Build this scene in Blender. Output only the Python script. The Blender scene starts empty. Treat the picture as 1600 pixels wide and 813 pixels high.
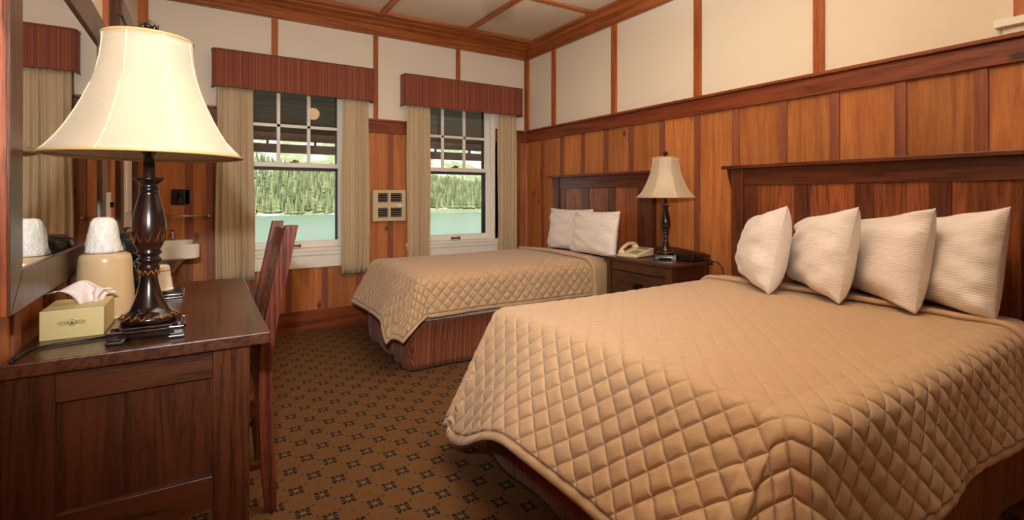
import bpy, bmesh, math, random
import numpy as np
from mathutils import Vector, Matrix
random.seed(7)
PI = math.pi
SC = bpy.context.scene
COL = SC.collection
R = math.radians

# ------------------------------------------------------------------ camera, world, lights, exposure
cam_d = bpy.data.cameras.new('camera')
cam = bpy.data.objects.new('camera', cam_d); COL.objects.link(cam)
cam.location = (0, 0, 1.2)
cam.rotation_euler = (R(90), 0, -R(31.785))
cam_d.sensor_width = 36.0
cam_d.lens = 36.0 * 779.4 / 1600
cam_d.shift_y = -(406.5 - 305.8) / 1600
cam_d.clip_start = 0.02; cam_d.clip_end = 3000
SC.camera = cam

SC.view_settings.view_transform = 'Standard'
SC.view_settings.look = 'None'
SC.view_settings.gamma = 1.0
SC.view_settings.use_curve_mapping = False
SC.view_settings.exposure = 0.0

world = bpy.data.worlds.new('world'); SC.world = world; world.use_nodes = True
wn = world.node_tree; wn.nodes.clear()
sky = wn.nodes.new('ShaderNodeTexSky'); sky.sky_type = 'NISHITA'; sky.sun_disc = False
sky.sun_elevation = R(48); sky.sun_rotation = R(200); sky.altitude = 1500
bg = wn.nodes.new('ShaderNodeBackground'); bg.inputs['Strength'].default_value = 0.30
wo = wn.nodes.new('ShaderNodeOutputWorld')
wn.links.new(sky.outputs[0], bg.inputs['Color']); wn.links.new(bg.outputs[0], wo.inputs['Surface'])


def light(name, kind, loc, energy, color=(1, 1, 1), target=None, **kw):
    d = bpy.data.lights.new(name, kind); d.energy = energy; d.color = color
    for k, v in kw.items():
        setattr(d, k, v)
    o = bpy.data.objects.new(name, d); COL.objects.link(o); o.location = loc
    if target is not None:
        o.rotation_euler = (Vector(target) - Vector(loc)).to_track_quat('-Z', 'Y').to_euler()
    return o


light('sun', 'SUN', (0, 0, 30), 5.5, (1.0, 0.96, 0.88), target=(0.30, 0.72, 29.2), angle=R(0.6))
light('camera_flash', 'SPOT', (-0.08, 0.0, 1.50), 250, (1.0, 0.985, 0.96), target=(1.35, 3.6, 2.15),
      spot_size=R(108), spot_blend=1.0, shadow_soft_size=0.035)
light('added_fill_spot', 'SPOT', (1.3, 1.0, 1.75), 640, (0.94, 0.965, 1.0), target=(1.32, 1.3, 2.87),
      spot_size=R(125), spot_blend=0.6, shadow_soft_size=0.08)  # added fill spot, brightens the room by way of the ceiling

# ------------------------------------------------------------------ helpers


class MB:
    """collects geometry in world coordinates, links it as one mesh object"""

    def __init__(self):
        self.v = []; self.f = []; self.t = []; self.off = []

    def add(self, vs, fs, t=0.5):
        n = len(self.v); self.v += [tuple(v) for v in vs]
        for f in fs:
            self.f.append(tuple(n + i for i in f)); self.t.append(t)
        return self

    def box(self, x0, x1, y0, y1, z0, z1, t=0.5):
        vs = [(x, y, z) for z in (z0, z1) for y in (y0, y1) for x in (x0, x1)]
        return self.add(vs, [(0, 2, 3, 1), (4, 5, 7, 6), (0, 1, 5, 4), (2, 6, 7, 3), (0, 4, 6, 2), (1, 3, 7, 5)], t)

    def prism(self, poly, axis, a, b, t=0.5):
        """poly: 2D outline; axis: extrusion axis 'x','y','z'"""
        n = len(poly)

        def mk(p, c):
            return {'x': (c, p[0], p[1]), 'y': (p[0], c, p[1]), 'z': (p[0], p[1], c)}[axis]
        vs = [mk(p, a) for p in poly] + [mk(p, b) for p in poly]
        fs = [tuple(range(n))[::-1], tuple(range(n, 2 * n))]
        fs += [(i, (i + 1) % n, n + (i + 1) % n, n + i) for i in range(n)]
        return self.add(vs, fs, t)

    def lathe(self, prof, c=(0, 0, 0), n=32, t=0.5, cap=True, fr=None, sx=1, sy=1):
        vs = []
        for (r, z) in prof:
            for k in range(n):
                a = 2 * PI * k / n
                rr = r * (fr(a, z) if fr else 1)
                vs.append((c[0] + rr * math.cos(a) * sx, c[1] + rr * math.sin(a) * sy, c[2] + z))
        fs = []
        for i in range(len(prof) - 1):
            for k in range(n):
                k2 = (k + 1) % n
                fs.append((i * n + k, i * n + k2, (i + 1) * n + k2, (i + 1) * n + k))
        if cap:
            fs.append(tuple(range(n))[::-1]); m = (len(prof) - 1) * n
            fs.append(tuple(range(m, m + n)))
        return self.add(vs, fs, t)

    def tube(self, pts, r, n=8, t=0.5, closed=False):
        pts = [Vector(p) for p in pts]; m = len(pts); vs = []
        up = Vector((0, 0, 1))
        for i, p in enumerate(pts):
            if closed:
                d = pts[(i + 1) % m] - pts[i - 1]
            else:
                d = pts[min(i + 1, m - 1)] - pts[max(i - 1, 0)]
            d.normalize()
            u = up if abs(d.z) < 0.95 else Vector((1, 0, 0))
            a = d.cross(u).normalized(); b = a.cross(d)
            rr = r[i] if isinstance(r, (list, tuple)) else r
            for k in range(n):
                w = 2 * PI * k / n
                vs.append(p + a * (rr * math.cos(w)) + b * (rr * math.sin(w)))
        fs = []
        for i in range(m if closed else m - 1):
            j = (i + 1) % m
            for k in range(n):
                k2 = (k + 1) % n
                fs.append((i * n + k, j * n + k, j * n + k2, i * n + k2))
        if not closed:
            fs.append(tuple(range(n))); fs.append(tuple(range((m - 1) * n, m * n))[::-1])
        return self.add(vs, fs, t)

    def ball(self, c, rx, ry=None, rz=None, n=20, m=12, t=0.5):
        ry = rx if ry is None else ry; rz = rx if rz is None else rz
        prof = [(math.sin(PI * (i + 0.02) / (m + 0.04)), -math.cos(PI * (i + 0.02) / (m + 0.04))) for i in range(m + 1)]
        s = len(self.v)
        self.lathe(prof, (0, 0, 0), n, t)
        for i in range(s, len(self.v)):
            x, y, z = self.v[i]; self.v[i] = (c[0] + x * rx, c[1] + y * ry, c[2] + z * rz)
        return self

    def build(self, name, m, parent=None, smooth=False, bevel=0.0, fixn=True, subsurf=0):
        me = bpy.data.meshes.new(name)
        off = parent_origin(parent)
        me.from_pydata([(v[0] - off[0], v[1] - off[1], v[2] - off[2]) for v in self.v], [], self.f)
        at = me.attributes.new('tint', 'FLOAT', 'FACE')
        at.data.foreach_set('value', self.t)
        if fixn:
            bm = bmesh.new(); bm.from_mesh(me); bmesh.ops.recalc_face_normals(bm, faces=bm.faces); bm.to_mesh(me); bm.free()
        me.materials.append(m)
        if smooth:
            for p in me.polygons:
                p.use_smooth = True
        o = bpy.data.objects.new(name, me); COL.objects.link(o)
        if parent is not None:
            o.parent = parent
        if bevel:
            b = o.modifiers.new('bevel', 'BEVEL'); b.width = bevel; b.segments = 2; b.limit_method = 'ANGLE'; b.angle_limit = R(40)
        if subsurf:
            s = o.modifiers.new('sub', 'SUBSURF'); s.levels = subsurf; s.render_levels = subsurf
        if smooth == 'auto':
            set_auto(me)
        return o


def set_auto(me, ang=35):
    bm = bmesh.new(); bm.from_mesh(me)
    for e in bm.edges:
        if len(e.link_faces) == 2 and e.calc_face_angle(0) > R(ang):
            e.smooth = False
    bm.to_mesh(me); bm.free()


def parent_origin(p):
    o = Vector((0, 0, 0))
    while p is not None:
        o = o + p.location; p = p.parent
    return o


def thing(name, label, cat, loc=(0, 0, 0), group=None, kind=None):
    o = bpy.data.objects.new(name, None); COL.objects.link(o); o.location = loc
    o.empty_display_size = 0.05
    return tag(o, label, cat, group, kind)


def tag(o, label=None, cat=None, group=None, kind=None):
    if label: o['label'] = label
    if cat: o['category'] = cat
    if group: o['group'] = group
    if kind: o['kind'] = kind
    return o


def struct(o, label=None, cat=None):
    return tag(o, label, cat, None, 'structure')


def copy_tree(o, parent=None):
    c = o.copy(); COL.objects.link(c); c.parent = parent
    for ch in list(o.children):
        copy_tree(ch, c)
    return c


# ------------------------------------------------------------------ materials
def srgb(r, g, b):
    def f(c):
        c /= 255.0
        return c / 12.92 if c <= 0.04045 else ((c + 0.055) / 1.055) ** 2.4
    return (f(r), f(g), f(b), 1)


class NT:
    def __init__(self, name):
        self.m = bpy.data.materials.new(name); self.m.use_nodes = True
        self.t = self.m.node_tree; self.t.nodes.clear()
        self.out = self.n('ShaderNodeOutputMaterial')
        self.p = self.n('ShaderNodeBsdfPrincipled')
        self.l(self.p.outputs[0], self.out.inputs['Surface'])

    def n(self, k, **kw):
        x = self.t.nodes.new(k)
        for a, b in kw.items():
            setattr(x, a, b)
        return x

    def l(self, a, b):
        self.t.links.new(a, b)

    def val(self, sock, v):
        if hasattr(v, 'default_value') and hasattr(v, 'links'):
            self.l(v, sock)
        else:
            sock.default_value = v

    def math(self, op, a, b=0.0, c=0.0):
        x = self.n('ShaderNodeMath', operation=op)
        self.val(x.inputs[0], a); self.val(x.inputs[1], b); self.val(x.inputs[2], c)
        return x.outputs[0]

    def co(self, kind='Object'):
        return self.n('ShaderNodeTexCoord').outputs[kind]

    def mapping(self, v, scale=(1, 1, 1), rot=(0, 0, 0), loc=(0, 0, 0)):
        x = self.n('ShaderNodeMapping'); self.l(v, x.inputs[0])
        x.inputs['Scale'].default_value = scale; x.inputs['Rotation'].default_value = rot; x.inputs['Location'].default_value = loc
        return x.outputs[0]

    def noise(self, v, scale, detail=3, rough=0.5, dist=0.0, dim='3D'):
        x = self.n('ShaderNodeTexNoise', noise_dimensions=dim)
        if dim == '1D':
            self.l(v, x.inputs['W'])
        else:
            self.l(v, x.inputs['Vector'])
        x.inputs['Scale'].default_value = scale; x.inputs['Detail'].default_value = detail
        x.inputs['Roughness'].default_value = rough; x.inputs['Distortion'].default_value = dist
        return x.outputs['Fac']

    def ramp(self, f, stops, interp='LINEAR'):
        x = self.n('ShaderNodeValToRGB'); self.l(f, x.inputs[0]); cr = x.color_ramp; cr.interpolation = interp
        while len(cr.elements) < len(stops):
            cr.elements.new(0.5)
        for e, (p, c) in zip(cr.elements, stops):
            e.position = p; e.color = c
        return x.outputs[0]

    def mix(self, f, a, b, mode='MIX'):
        x = self.n('ShaderNodeMix', data_type='RGBA', blend_type=mode)
        self.val(x.inputs['Factor'], f); self.val(x.inputs['A'], a); self.val(x.inputs['B'], b)
        return x.outputs['Result']

    def bump(self, h, dist=0.002, strength=1.0, nrm=None):
        x = self.n('ShaderNodeBump'); self.l(h, x.inputs['Height'])
        x.inputs['Distance'].default_value = dist; x.inputs['Strength'].default_value = strength
        if nrm is not None:
            self.l(nrm, x.inputs['Normal'])
        self.l(x.outputs[0], self.p.inputs['Normal'])
        return x.outputs[0]

    def attr(self, name='tint'):
        return self.n('ShaderNodeAttribute', attribute_name=name).outputs['Fac']

    def sep(self, v):
        x = self.n('ShaderNodeSeparateXYZ'); self.l(v, x.inputs[0]); return x.outputs

    def set(self, **kw):
        names = {'color': 'Base Color', 'rough': 'Roughness', 'metal': 'Metallic', 'spec': 'Specular IOR Level',
                 'coat': 'Coat Weight', 'coat_rough': 'Coat Roughness', 'sheen': 'Sheen Weight', 'trans': 'Transmission Weight',
                 'ior': 'IOR', 'sss': 'Subsurface Weight', 'alpha': 'Alpha'}
        for k, v in kw.items():
            self.val(self.p.inputs[names[k]], v)
        return self


def plain(name, c, rough=0.5, metal=0.0, spec=0.5, coat=0.0, bump=None):
    t = NT(name); t.set(color=c, rough=rough, metal=metal, spec=spec, coat=coat)
    if bump:
        t.bump(t.noise(t.co(), bump[0], 4), bump[1])
    return t.m


def wood(name, light_c, dark_c, axis='z', grain=38, rough=0.42, knots=False, var=0.5, spec=0.4, coat=0.0, streak=0.5):
    """stretched noise grain along one axis, 'tint' attribute shifts board to board"""
    t = NT(name); co = t.co(); tint = t.attr()
    sc = {'x': (0.06, 1, 1), 'y': (1, 0.06, 1), 'z': (1, 1, 0.06)}[axis]
    off = t.n('ShaderNodeVectorMath', operation='ADD'); t.l(co, off.inputs[0])
    cm = t.n('ShaderNodeCombineXYZ'); tm = t.math('MULTIPLY', tint, 37.0)
    for i in range(3):
        t.l(tm, cm.inputs[i])
    t.l(cm.outputs[0], off.inputs[1]); v = off.outputs[0]
    warp = t.noise(t.mapping(v, tuple(s * 1.0 for s in sc)), 3.2, 2)
    wv = t.n('ShaderNodeVectorMath', operation='ADD'); t.l(t.mapping(v, sc), wv.inputs[0])
    wc = t.n('ShaderNodeCombineXYZ'); w = t.math('MULTIPLY', warp, 0.22)
    for i in range(3):
        t.l(w, wc.inputs[i])
    t.l(wc.outputs[0], wv.inputs[1])
    g1 = t.noise(wv.outputs[0], grain, 4, 0.62)
    g2 = t.noise(t.mapping(v, tuple(s * 1.0 for s in sc)), grain * 4.5, 2, 0.6)
    big = t.noise(v, 2.2, 2)
    lo = t.noise(t.mapping(wv.outputs[0], (1, 1, 1)), grain * 0.11, 2, 0.5)
    ringf = t.math('MULTIPLY', t.math('ADD', t.math('SINE', t.math('MULTIPLY', lo, 62.0)), 1.0), 0.5)
    f = t.math('ADD', t.math('ADD', t.math('MULTIPLY', g1, 0.75), t.math('MULTIPLY', g2, 0.55)), t.math('MULTIPLY', ringf, 0.20))
    f = t.math('SUBTRACT', f, 0.24)
    col = t.ramp(f, [(0.25, dark_c), (0.25 + 0.45 * streak + 0.12, light_c)])
    vb = t.math('ADD', 1.0 - var / 2, t.math('MULTIPLY', tint, var))
    vb = t.math('MULTIPLY', vb, t.math('ADD', 0.78, t.math('MULTIPLY', big, 0.44)))
    cc = t.n('ShaderNodeCombineColor')
    for i in range(3):
        t.l(vb, cc.inputs[i])
    col = t.mix(1.0, col, cc.outputs[0], 'MULTIPLY')
    if knots:
        vo = t.n('ShaderNodeTexVoronoi', feature='F1'); t.l(t.mapping(v, {'x': (0.6, 1, 1), 'y': (1, 0.6, 1), 'z': (1, 1, 0.6)}[axis]), vo.inputs['Vector'])
        vo.inputs['Scale'].default_value = 5.0
        kn = t.ramp(t.math('ADD', vo.outputs['Distance'], t.math('MULTIPLY', g2, 0.03)),
                    [(0.075, (0.9, 0.9, 0.9, 1)), (0.10, (0.45, 0.45, 0.45, 1)), (0.15, (0, 0, 0, 1))])
        col = t.mix(kn, col, tuple(c * 0.28 for c in dark_c[:3]) + (1,))
    t.set(color=col, rough=rough, spec=spec, coat=coat, coat_rough=0.25)
    t.bump(t.math('ADD', g1, g2), 0.0012, 0.5)
    return t.m


M = {}
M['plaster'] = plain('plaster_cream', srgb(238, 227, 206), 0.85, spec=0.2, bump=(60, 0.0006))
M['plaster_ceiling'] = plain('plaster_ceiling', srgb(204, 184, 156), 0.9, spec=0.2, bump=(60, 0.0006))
PL, PD = srgb(206, 134, 74), srgb(162, 92, 44)
M['pine_z'] = wood('pine_boards_vertical', PL, PD, 'z', knots=True, var=0.45, rough=0.5, streak=1.0)
M['pine_dark_z'] = wood('pine_batten_vertical', srgb(160, 96, 68), srgb(120, 64, 42), 'z', var=0.3, streak=1.0, rough=0.5)
M['trim_x'] = wood('trim_along_x', srgb(138, 68, 32), srgb(82, 34, 14), 'x', knots=True, var=0.2)
M['trim_y'] = wood('trim_along_y', srgb(138, 68, 36), srgb(82, 34, 16), 'y', knots=True, var=0.2)
M['trim_z'] = wood('trim_along_z', srgb(186, 104, 44), srgb(140, 66, 24), 'z', var=0.2)
M['beam_x'] = wood('beam_along_x', srgb(172, 98, 46), srgb(118, 58, 24), 'x', var=0.2)
M['beam_y'] = wood('beam_along_y', srgb(172, 98, 46), srgb(118, 58, 24), 'y', var=0.2)
DL, DD = srgb(86, 47, 27), srgb(34, 15, 9)
for a in 'xyz':
    M['dark_' + a] = wood('dark_oak_' + a, DL, DD, a, grain=85, rough=0.3, var=0.25, spec=0.5, coat=0.25)
    M['chair_' + a] = wood('chair_oak_' + a, srgb(112, 54, 36), srgb(42, 18, 14), a, grain=70, rough=0.3, var=0.3, coat=0.25)
    M['head_' + a] = wood('headboard_oak_' + a, srgb(104, 53, 30), srgb(56, 26, 14), a, grain=70, rough=0.3, var=0.3, coat=0.25)
M['head_panel'] = wood('headboard_panel_oak', srgb(152, 84, 46), srgb(84, 40, 19), 'z', grain=90, rough=0.32, var=0.45, coat=0.2)
M['desk_panel'] = wood('desk_panel_oak', srgb(88, 46, 24), srgb(46, 22, 11), 'z', grain=90, rough=0.4, var=0.2)
M['frame_wood'] = wood('mirror_frame_wood', srgb(84, 52, 38), srgb(46, 26, 18), 'z', grain=40, rough=0.35, var=0.2, coat=0.3)
M['frame_wood_lit'] = wood('mirror_frame_wood_painted_lit', srgb(176, 92, 50), srgb(60, 24, 12), 'z', knots=True, grain=30, rough=0.4, var=0.2)  # lighter than the frame face: flash light put into the wood colour
M['white_paint'] = plain('white_paint', srgb(243, 238, 226), 0.4, bump=(30, 0.0004))
M['screen_dark'] = plain('window_screen_frame', srgb(62, 46, 40), 0.5)
M['porch_dark'] = wood('porch_boards', srgb(158, 122, 106), srgb(112, 84, 72), 'x', grain=20, rough=0.8, var=0.3)
M['bronze'] = plain('bronze_latch', srgb(112, 84, 52), 0.35, metal=0.8)
M['chrome'] = plain('brushed_steel', srgb(190, 182, 170), 0.25, metal=1.0)
M['ceramic'] = plain('white_ceramic', srgb(232, 226, 214), 0.12, spec=0.6, coat=0.4)
M['black_plastic'] = plain('black_plastic', srgb(16, 15, 16), 0.22, spec=0.55)
M['black_metal'] = plain('black_iron', srgb(18, 15, 14), 0.35, metal=0.4)
M['beige_metal'] = plain('beige_enamel', srgb(206, 186, 150), 0.45)
M['bucket'] = plain('tan_glossy_plastic', srgb(206, 176, 134), 0.18, spec=0.6, coat=0.5)
M['phone'] = plain('cream_phone_plastic', srgb(222, 204, 170), 0.4)
M['phone_dark'] = plain('grey_phone_keys', srgb(150, 136, 118), 0.5)
M['tissue'] = plain('white_tissue', srgb(240, 226, 220), 0.9, bump=(80, 0.001))
M['cup_white'] = plain('white_cup', srgb(236, 222, 206), 0.35)
M['cup_line'] = plain('orange_print', srgb(190, 110, 60), 0.5)
M['sheet'] = plain('white_sheet', srgb(214, 212, 214), 0.9, bump=(40, 0.002))
M['cord'] = plain('black_cord', srgb(14, 12, 12), 0.4)
M['gold'] = plain('rubbed_gold_paint', srgb(176, 112, 52), 0.35, metal=0.5)

t = NT('lamp_base_bronze'); co = t.co()
t.set(color=t.mix(t.ramp(t.noise(co, 18, 3), [(0.45, (0, 0, 0, 1)), (0.75, (1, 1, 1, 1))]), srgb(22, 14, 13), srgb(58, 30, 20)), rough=0.22, metal=0.25, spec=0.6, coat=0.5)
M['lamp_base'] = t.m

t = NT('lampshade_silk'); co = t.co()
fib = t.noise(t.mapping(co, (1, 1, 0.12)), 260, 3)
colr = t.mix(fib, srgb(192, 173, 144), srgb(210, 195, 170))
t.set(color=colr, rough=0.33, spec=0.7, sheen=0.3)
tr = t.n('ShaderNodeBsdfTranslucent'); t.l(colr, tr.inputs['Color'])
mx = t.n('ShaderNodeMixShader'); mx.inputs[0].default_value = 0.18
t.l(t.p.outputs[0], mx.inputs[1]); t.l(tr.outputs[0], mx.inputs[2]); t.l(mx.outputs[0], t.out.inputs['Surface'])
t.bump(fib, 0.0006, 0.6)
M['shade'] = t.m
M['shade_trim'] = plain('lampshade_binding', srgb(196, 160, 104), 0.5)
M['shade_seam'] = plain('lampshade_seam_braid', srgb(232, 208, 164), 0.45)


def fabric(name, c1, c2, scale=400, bump=0.0006, rough=0.9, transl=0.0):
    t = NT(name); co = t.co(); n = t.noise(co, scale, 2); b = t.noise(co, 3, 3)
    col = t.mix(n, c1, c2)
    t.set(color=col, rough=rough, spec=0.25, sheen=0.25)
    t.bump(n, bump)
    if transl:
        tr = t.n('ShaderNodeBsdfTranslucent'); t.l(col, tr.inputs['Color'])
        mx = t.n('ShaderNodeMixShader'); mx.inputs[0].default_value = transl
        t.l(t.p.outputs[0], mx.inputs[1]); t.l(tr.outputs[0], mx.inputs[2]); t.l(mx.outputs[0], t.out.inputs['Surface'])
    return t.m


M['curtain'] = fabric('curtain_tan_cloth', srgb(204, 180, 144), srgb(220, 198, 162), 300, transl=0.15)
t = NT('quilt_tan_cotton'); co = t.co()
n = t.noise(co, 420, 2); w1 = t.noise(co, 45, 4, 0.6, 0.6); us = t.sep(t.co('UV'))
gu = t.math('PINGPONG', us[0], 0.5); gv = t.math('PINGPONG', us[1], 0.5)
gm = t.math('MINIMUM', t.math('MINIMUM', gu, gv), 0.14)
gr = t.math('POWER', t.math('DIVIDE', gm, 0.14), 0.6)
t.set(color=t.mix(n, srgb(184, 150, 114), srgb(204, 172, 135)), rough=0.62, spec=0.35, sheen=0.3)
b0 = t.n('ShaderNodeBump'); t.l(t.math('MULTIPLY', gr, t.attr('slack')), b0.inputs['Height']); b0.inputs['Distance'].default_value = 0.0045; b0.inputs['Strength'].default_value = 1.0
t.bump(t.math('ADD', t.math('MULTIPLY', n, 0.08), w1), 0.0035, 0.5, b0.outputs[0])
M['quilt'] = t.m


def stripes(name, stops, freq, along='xy', bump=0.0004):
    t = NT(name); s = t.sep(t.co())
    u = t.math('ADD', s[0], s[1]) if along == 'xy' else s[{'x': 0, 'y': 1, 'z': 2}[along]]
    f = t.noise(u, freq, 1.5, 0.8, dim='1D')
    t.set(color=t.ramp(f, stops, 'CONSTANT'), rough=0.75, spec=0.25, sheen=0.15)
    t.bump(t.noise(t.co(), 350, 2), bump)
    return t.m


M['valance'] = stripes('valance_stripe', [(0.0, srgb(104, 54, 42)), (0.38, srgb(152, 84, 62)), (0.46, srgb(128, 66, 50)), (0.56, srgb(158, 92, 66)),
                                          (0.60, srgb(116, 56, 44)), (0.66, srgb(190, 134, 90))], 130)
M['skirt'] = stripes('bedskirt_stripe', [(0.0, srgb(74, 34, 24)), (0.36, srgb(150, 84, 52)), (0.42, srgb(104, 50, 34)), (0.52, srgb(166, 98, 60)),
                                         (0.55, srgb(92, 44, 30)), (0.60, srgb(182, 122, 76))], 210)

t = NT('pillow_cotton'); s = t.sep(t.co())
st = t.math('SINE', t.math('MULTIPLY', s[2], 2 * PI / 0.011))
t.set(color=t.mix(t.math('MULTIPLY', t.math('ADD', st, 1), 0.5), srgb(236, 226, 218), srgb(243, 236, 230)), rough=0.8, spec=0.25, sheen=0.3)
t.bump(t.math('ADD', t.math('MULTIPLY', st, 0.06), t.noise(t.mapping(t.co(), (1, 1, 2.2)), 14, 4, 0.6, 0.8)), 0.010, 0.5)
M['pillow'] = t.m

# glass: fresnel mix of clear and mirror reflection
t = NT('window_glass')
fr = t.n('ShaderNodeFresnel'); fr.inputs[0].default_value = 1.5
tb = t.n('ShaderNodeBsdfTransparent'); tb.inputs[0].default_value = (0.97, 0.985, 0.98, 1)
gb = t.n('ShaderNodeBsdfGlossy'); gb.inputs['Roughness'].default_value = 0.0
mx = t.n('ShaderNodeMixShader'); t.l(t.math('MULTIPLY', fr.outputs[0], 1.0), mx.inputs[0]); t.l(tb.outputs[0], mx.inputs[1]); t.l(gb.outputs[0], mx.inputs[2])
t.l(mx.outputs[0], t.out.inputs['Surface'])
M['glass'] = t.m
M['mirror'] = plain('mirror_silver', (0.86, 0.86, 0.84, 1), 0.0, metal=1.0)
t = NT('clear_wrap'); t.set(color=srgb(248, 246, 240), rough=0.22, spec=0.8, alpha=0.8)
t.set(coat=0.6); t.bump(t.noise(t.co(), 34, 3, 0.6, 3.5), 0.010, 0.6)
M['wrap'] = t.m
t = NT('globe_lit_glass'); t.set(color=srgb(255, 236, 200), rough=0.4)
t.p.inputs['Emission Color'].default_value = (1.0, 0.56, 0.24, 1); t.p.inputs['Emission Strength'].default_value = 9.0
M['globe'] = t.m

# carpet: flower clusters on a diagonal lattice measured on the floor
t = NT('carpet_flower_pattern'); s = t.sep(t.co())
x = t.math('SUBTRACT', s[0], 0.322); y = t.math('SUBTRACT', s[1], 2.35)
PER = 0.166


def cell(off):
    p = t.math('ADD', t.math('ADD', x, y), off); q = t.math('ADD', t.math('SUBTRACT', x, y), off)
    p = t.math('WRAP', p, PER / 2, -PER / 2); q = t.math('WRAP', q, PER / 2, -PER / 2)
    lx = t.math('MULTIPLY', t.math('ADD', p, q), 0.5); ly = t.math('MULTIPLY', t.math('SUBTRACT', p, q), 0.5)
    r = t.math('SQRT', t.math('ADD', t.math('MULTIPLY', lx, lx), t.math('MULTIPLY', ly, ly)))
    return lx, ly, r


lx, ly, r = cell(0.0)
ang = t.math('ARCTAN2', ly, lx)
pet = t.math('ABSOLUTE', t.math('COSINE', t.math('MULTIPLY', ang, 4.0)))
mask = t.math('MULTIPLY', t.math('GREATER_THAN', pet, 0.52), t.math('MULTIPLY', t.math('GREATER_THAN', r, 0.010), t.math('LESS_THAN', r, t.math('ADD', 0.023, t.math('MULTIPLY', t.math('ABSOLUTE', t.math('SINE', t.math('MULTIPLY', ang, 2.0))), 0.012)))))
core = t.math('LESS_THAN', r, 0.012)


def dots(px_, py_, rad, ax=1.0):
    xx = t.math('ADD', x, px_); yy = t.math('ADD', y, py_)
    p = t.math('WRAP', t.math('ADD', xx, yy), PER / 2, -PER / 2); q = t.math('WRAP', t.math('SUBTRACT', xx, yy), PER / 2, -PER / 2)
    a = t.math('MULTIPLY', t.math('ADD', p, q), 0.5); b = t.math('MULTIPLY', t.math('SUBTRACT', p, q), 0.5 * ax)
    return t.math('LESS_THAN', t.math('SQRT', t.math('ADD', t.math('MULTIPLY', a, a), t.math('MULTIPLY', b, b))), rad)


d1 = dots(PER / 2, 0.0, 0.007); d2 = dots(PER * 0.25, PER * 0.25 + 0.012, 0.006); d3 = dots(-PER * 0.25, PER * 0.25 + 0.01, 0.006)
d4 = dots(PER * 0.38, 0.03, 0.005)
grainn = t.noise(t.co(), 220, 3, 0.7); patch = t.noise(t.co(), 9, 3)
base = t.mix(grainn, srgb(84, 62, 38), srgb(124, 95, 64))
base = t.mix(t.math('MULTIPLY', patch, 0.5), base, srgb(128, 82, 46))
colr = t.mix(t.math('MULTIPLY', mask, 0.95), base, srgb(24, 24, 32))
colr = t.mix(t.math('MULTIPLY', core, 0.6), colr, srgb(112, 106, 84))
colr = t.mix(t.math('MULTIPLY', t.math('MAXIMUM', d2, d3), 0.75), colr, srgb(62, 44, 34))
colr = t.mix(t.math('MULTIPLY', t.math('MAXIMUM', d1, d4), 0.75), colr, srgb(128, 56, 34))
t.set(color=colr, rough=0.95, spec=0.1)
t.bump(grainn, 0.003, 0.8)
M['carpet'] = t.m

# ------------------------------------------------------------------ room shell
XL, XR, YB, YR, ZC = -0.415, 3.12, 4.72, -1.7, 2.87
CAPZ = 1.92


def wall_with_holes(name, x0, x1, y0, y1, z0, z1, holes, mat):
    """wall in the XZ plane between y0 and y1 with rectangular holes (xa, xb, za, zb)"""
    mb = MB(); xs = sorted({x0, x1} | {h[0] for h in holes} | {h[1] for h in holes})
    for a, b in zip(xs[:-1], xs[1:]):
        hs = [h for h in holes if h[0] <= a + 1e-6 and h[1] >= b - 1e-6]
        if hs:
            mb.box(a, b, y0, y1, z0, hs[0][2]); mb.box(a, b, y0, y1, hs[0][3], z1)
        else:
            mb.box(a, b, y0, y1, z0, z1)
    return struct(mb.build(name, mat))


W1 = (0.24, 1.135)      # window opening X ranges
W2 = (1.80, 2.695)
WZ0, WZ1 = 0.70, 2.24
HOLES = [(W1[0], W1[1], WZ0, WZ1), (W2[0], W2[1], WZ0, WZ1)]
struct(MB().box(XL - 0.2, XR + 0.2, YR - 0.2, YB + 0.14, -0.1, 0.0).build('floor', M['carpet']))
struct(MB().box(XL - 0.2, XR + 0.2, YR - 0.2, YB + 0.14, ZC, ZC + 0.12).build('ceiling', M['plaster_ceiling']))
wall_with_holes('wall_back', XL - 0.2, XR + 0.2, YB, YB + 0.14, 0, ZC, HOLES, M['plaster'])
struct(MB().box(XR, XR + 0.2, YR - 0.2, YB, 0, ZC).build('wall_right', M['plaster']))
struct(MB().box(XL - 0.2, XL, YR - 0.2, YB, 0, ZC).build('wall_left', M['plaster']))
struct(MB().box(XL, XR, YR - 0.2, YR, 0, ZC).build('wall_rear', M['plaster']))

# wainscot boards (one mesh per wall) and battens
bt = 0.012


def rnd():
    return random.random()


# right wall
wy = [-1.7, -1.4, -1.1, -0.8, -0.48, -0.17, 0.15, 0.5, 0.83, 1.148, 1.468, 1.77, 2.097, 2.412, 2.74, 3.083, 3.392, 3.714, 4.045, 4.381, 4.70]
mb = MB()
for a, b in zip(wy[:-1], wy[1:]):
    mb.box(XR - bt, XR + 0.001, a, b, 0.0, 1.80, rnd())
struct(mb.build('trim_1', M['pine_z']))
mb = MB()
for y in wy[1:-1]:
    mb.box(XR - bt - 0.010, XR - bt, y - 0.026, y + 0.026, 0.0, 1.80, rnd())
struct(mb.build('trim_2', M['pine_dark_z'], bevel=0.002))
mb = MB()
mb.box(XR - 0.034, XR, YR, YB - 0.034, 1.797, 1.905, 0.4)
mb.box(XR - 0.055, XR, YR, YB - 0.055, 1.905, 1.925, 0.7)
struct(mb.build('trim_3', M['trim_y'], bevel=0.003))
# back wall
wx = [XL, -0.09, 0.05, 0.36, 0.635, 0.933, 1.24, 1.538, 1.83, 2.12, 2.42, 2.72, 2.996, 3.108]
mb = MB()


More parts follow.
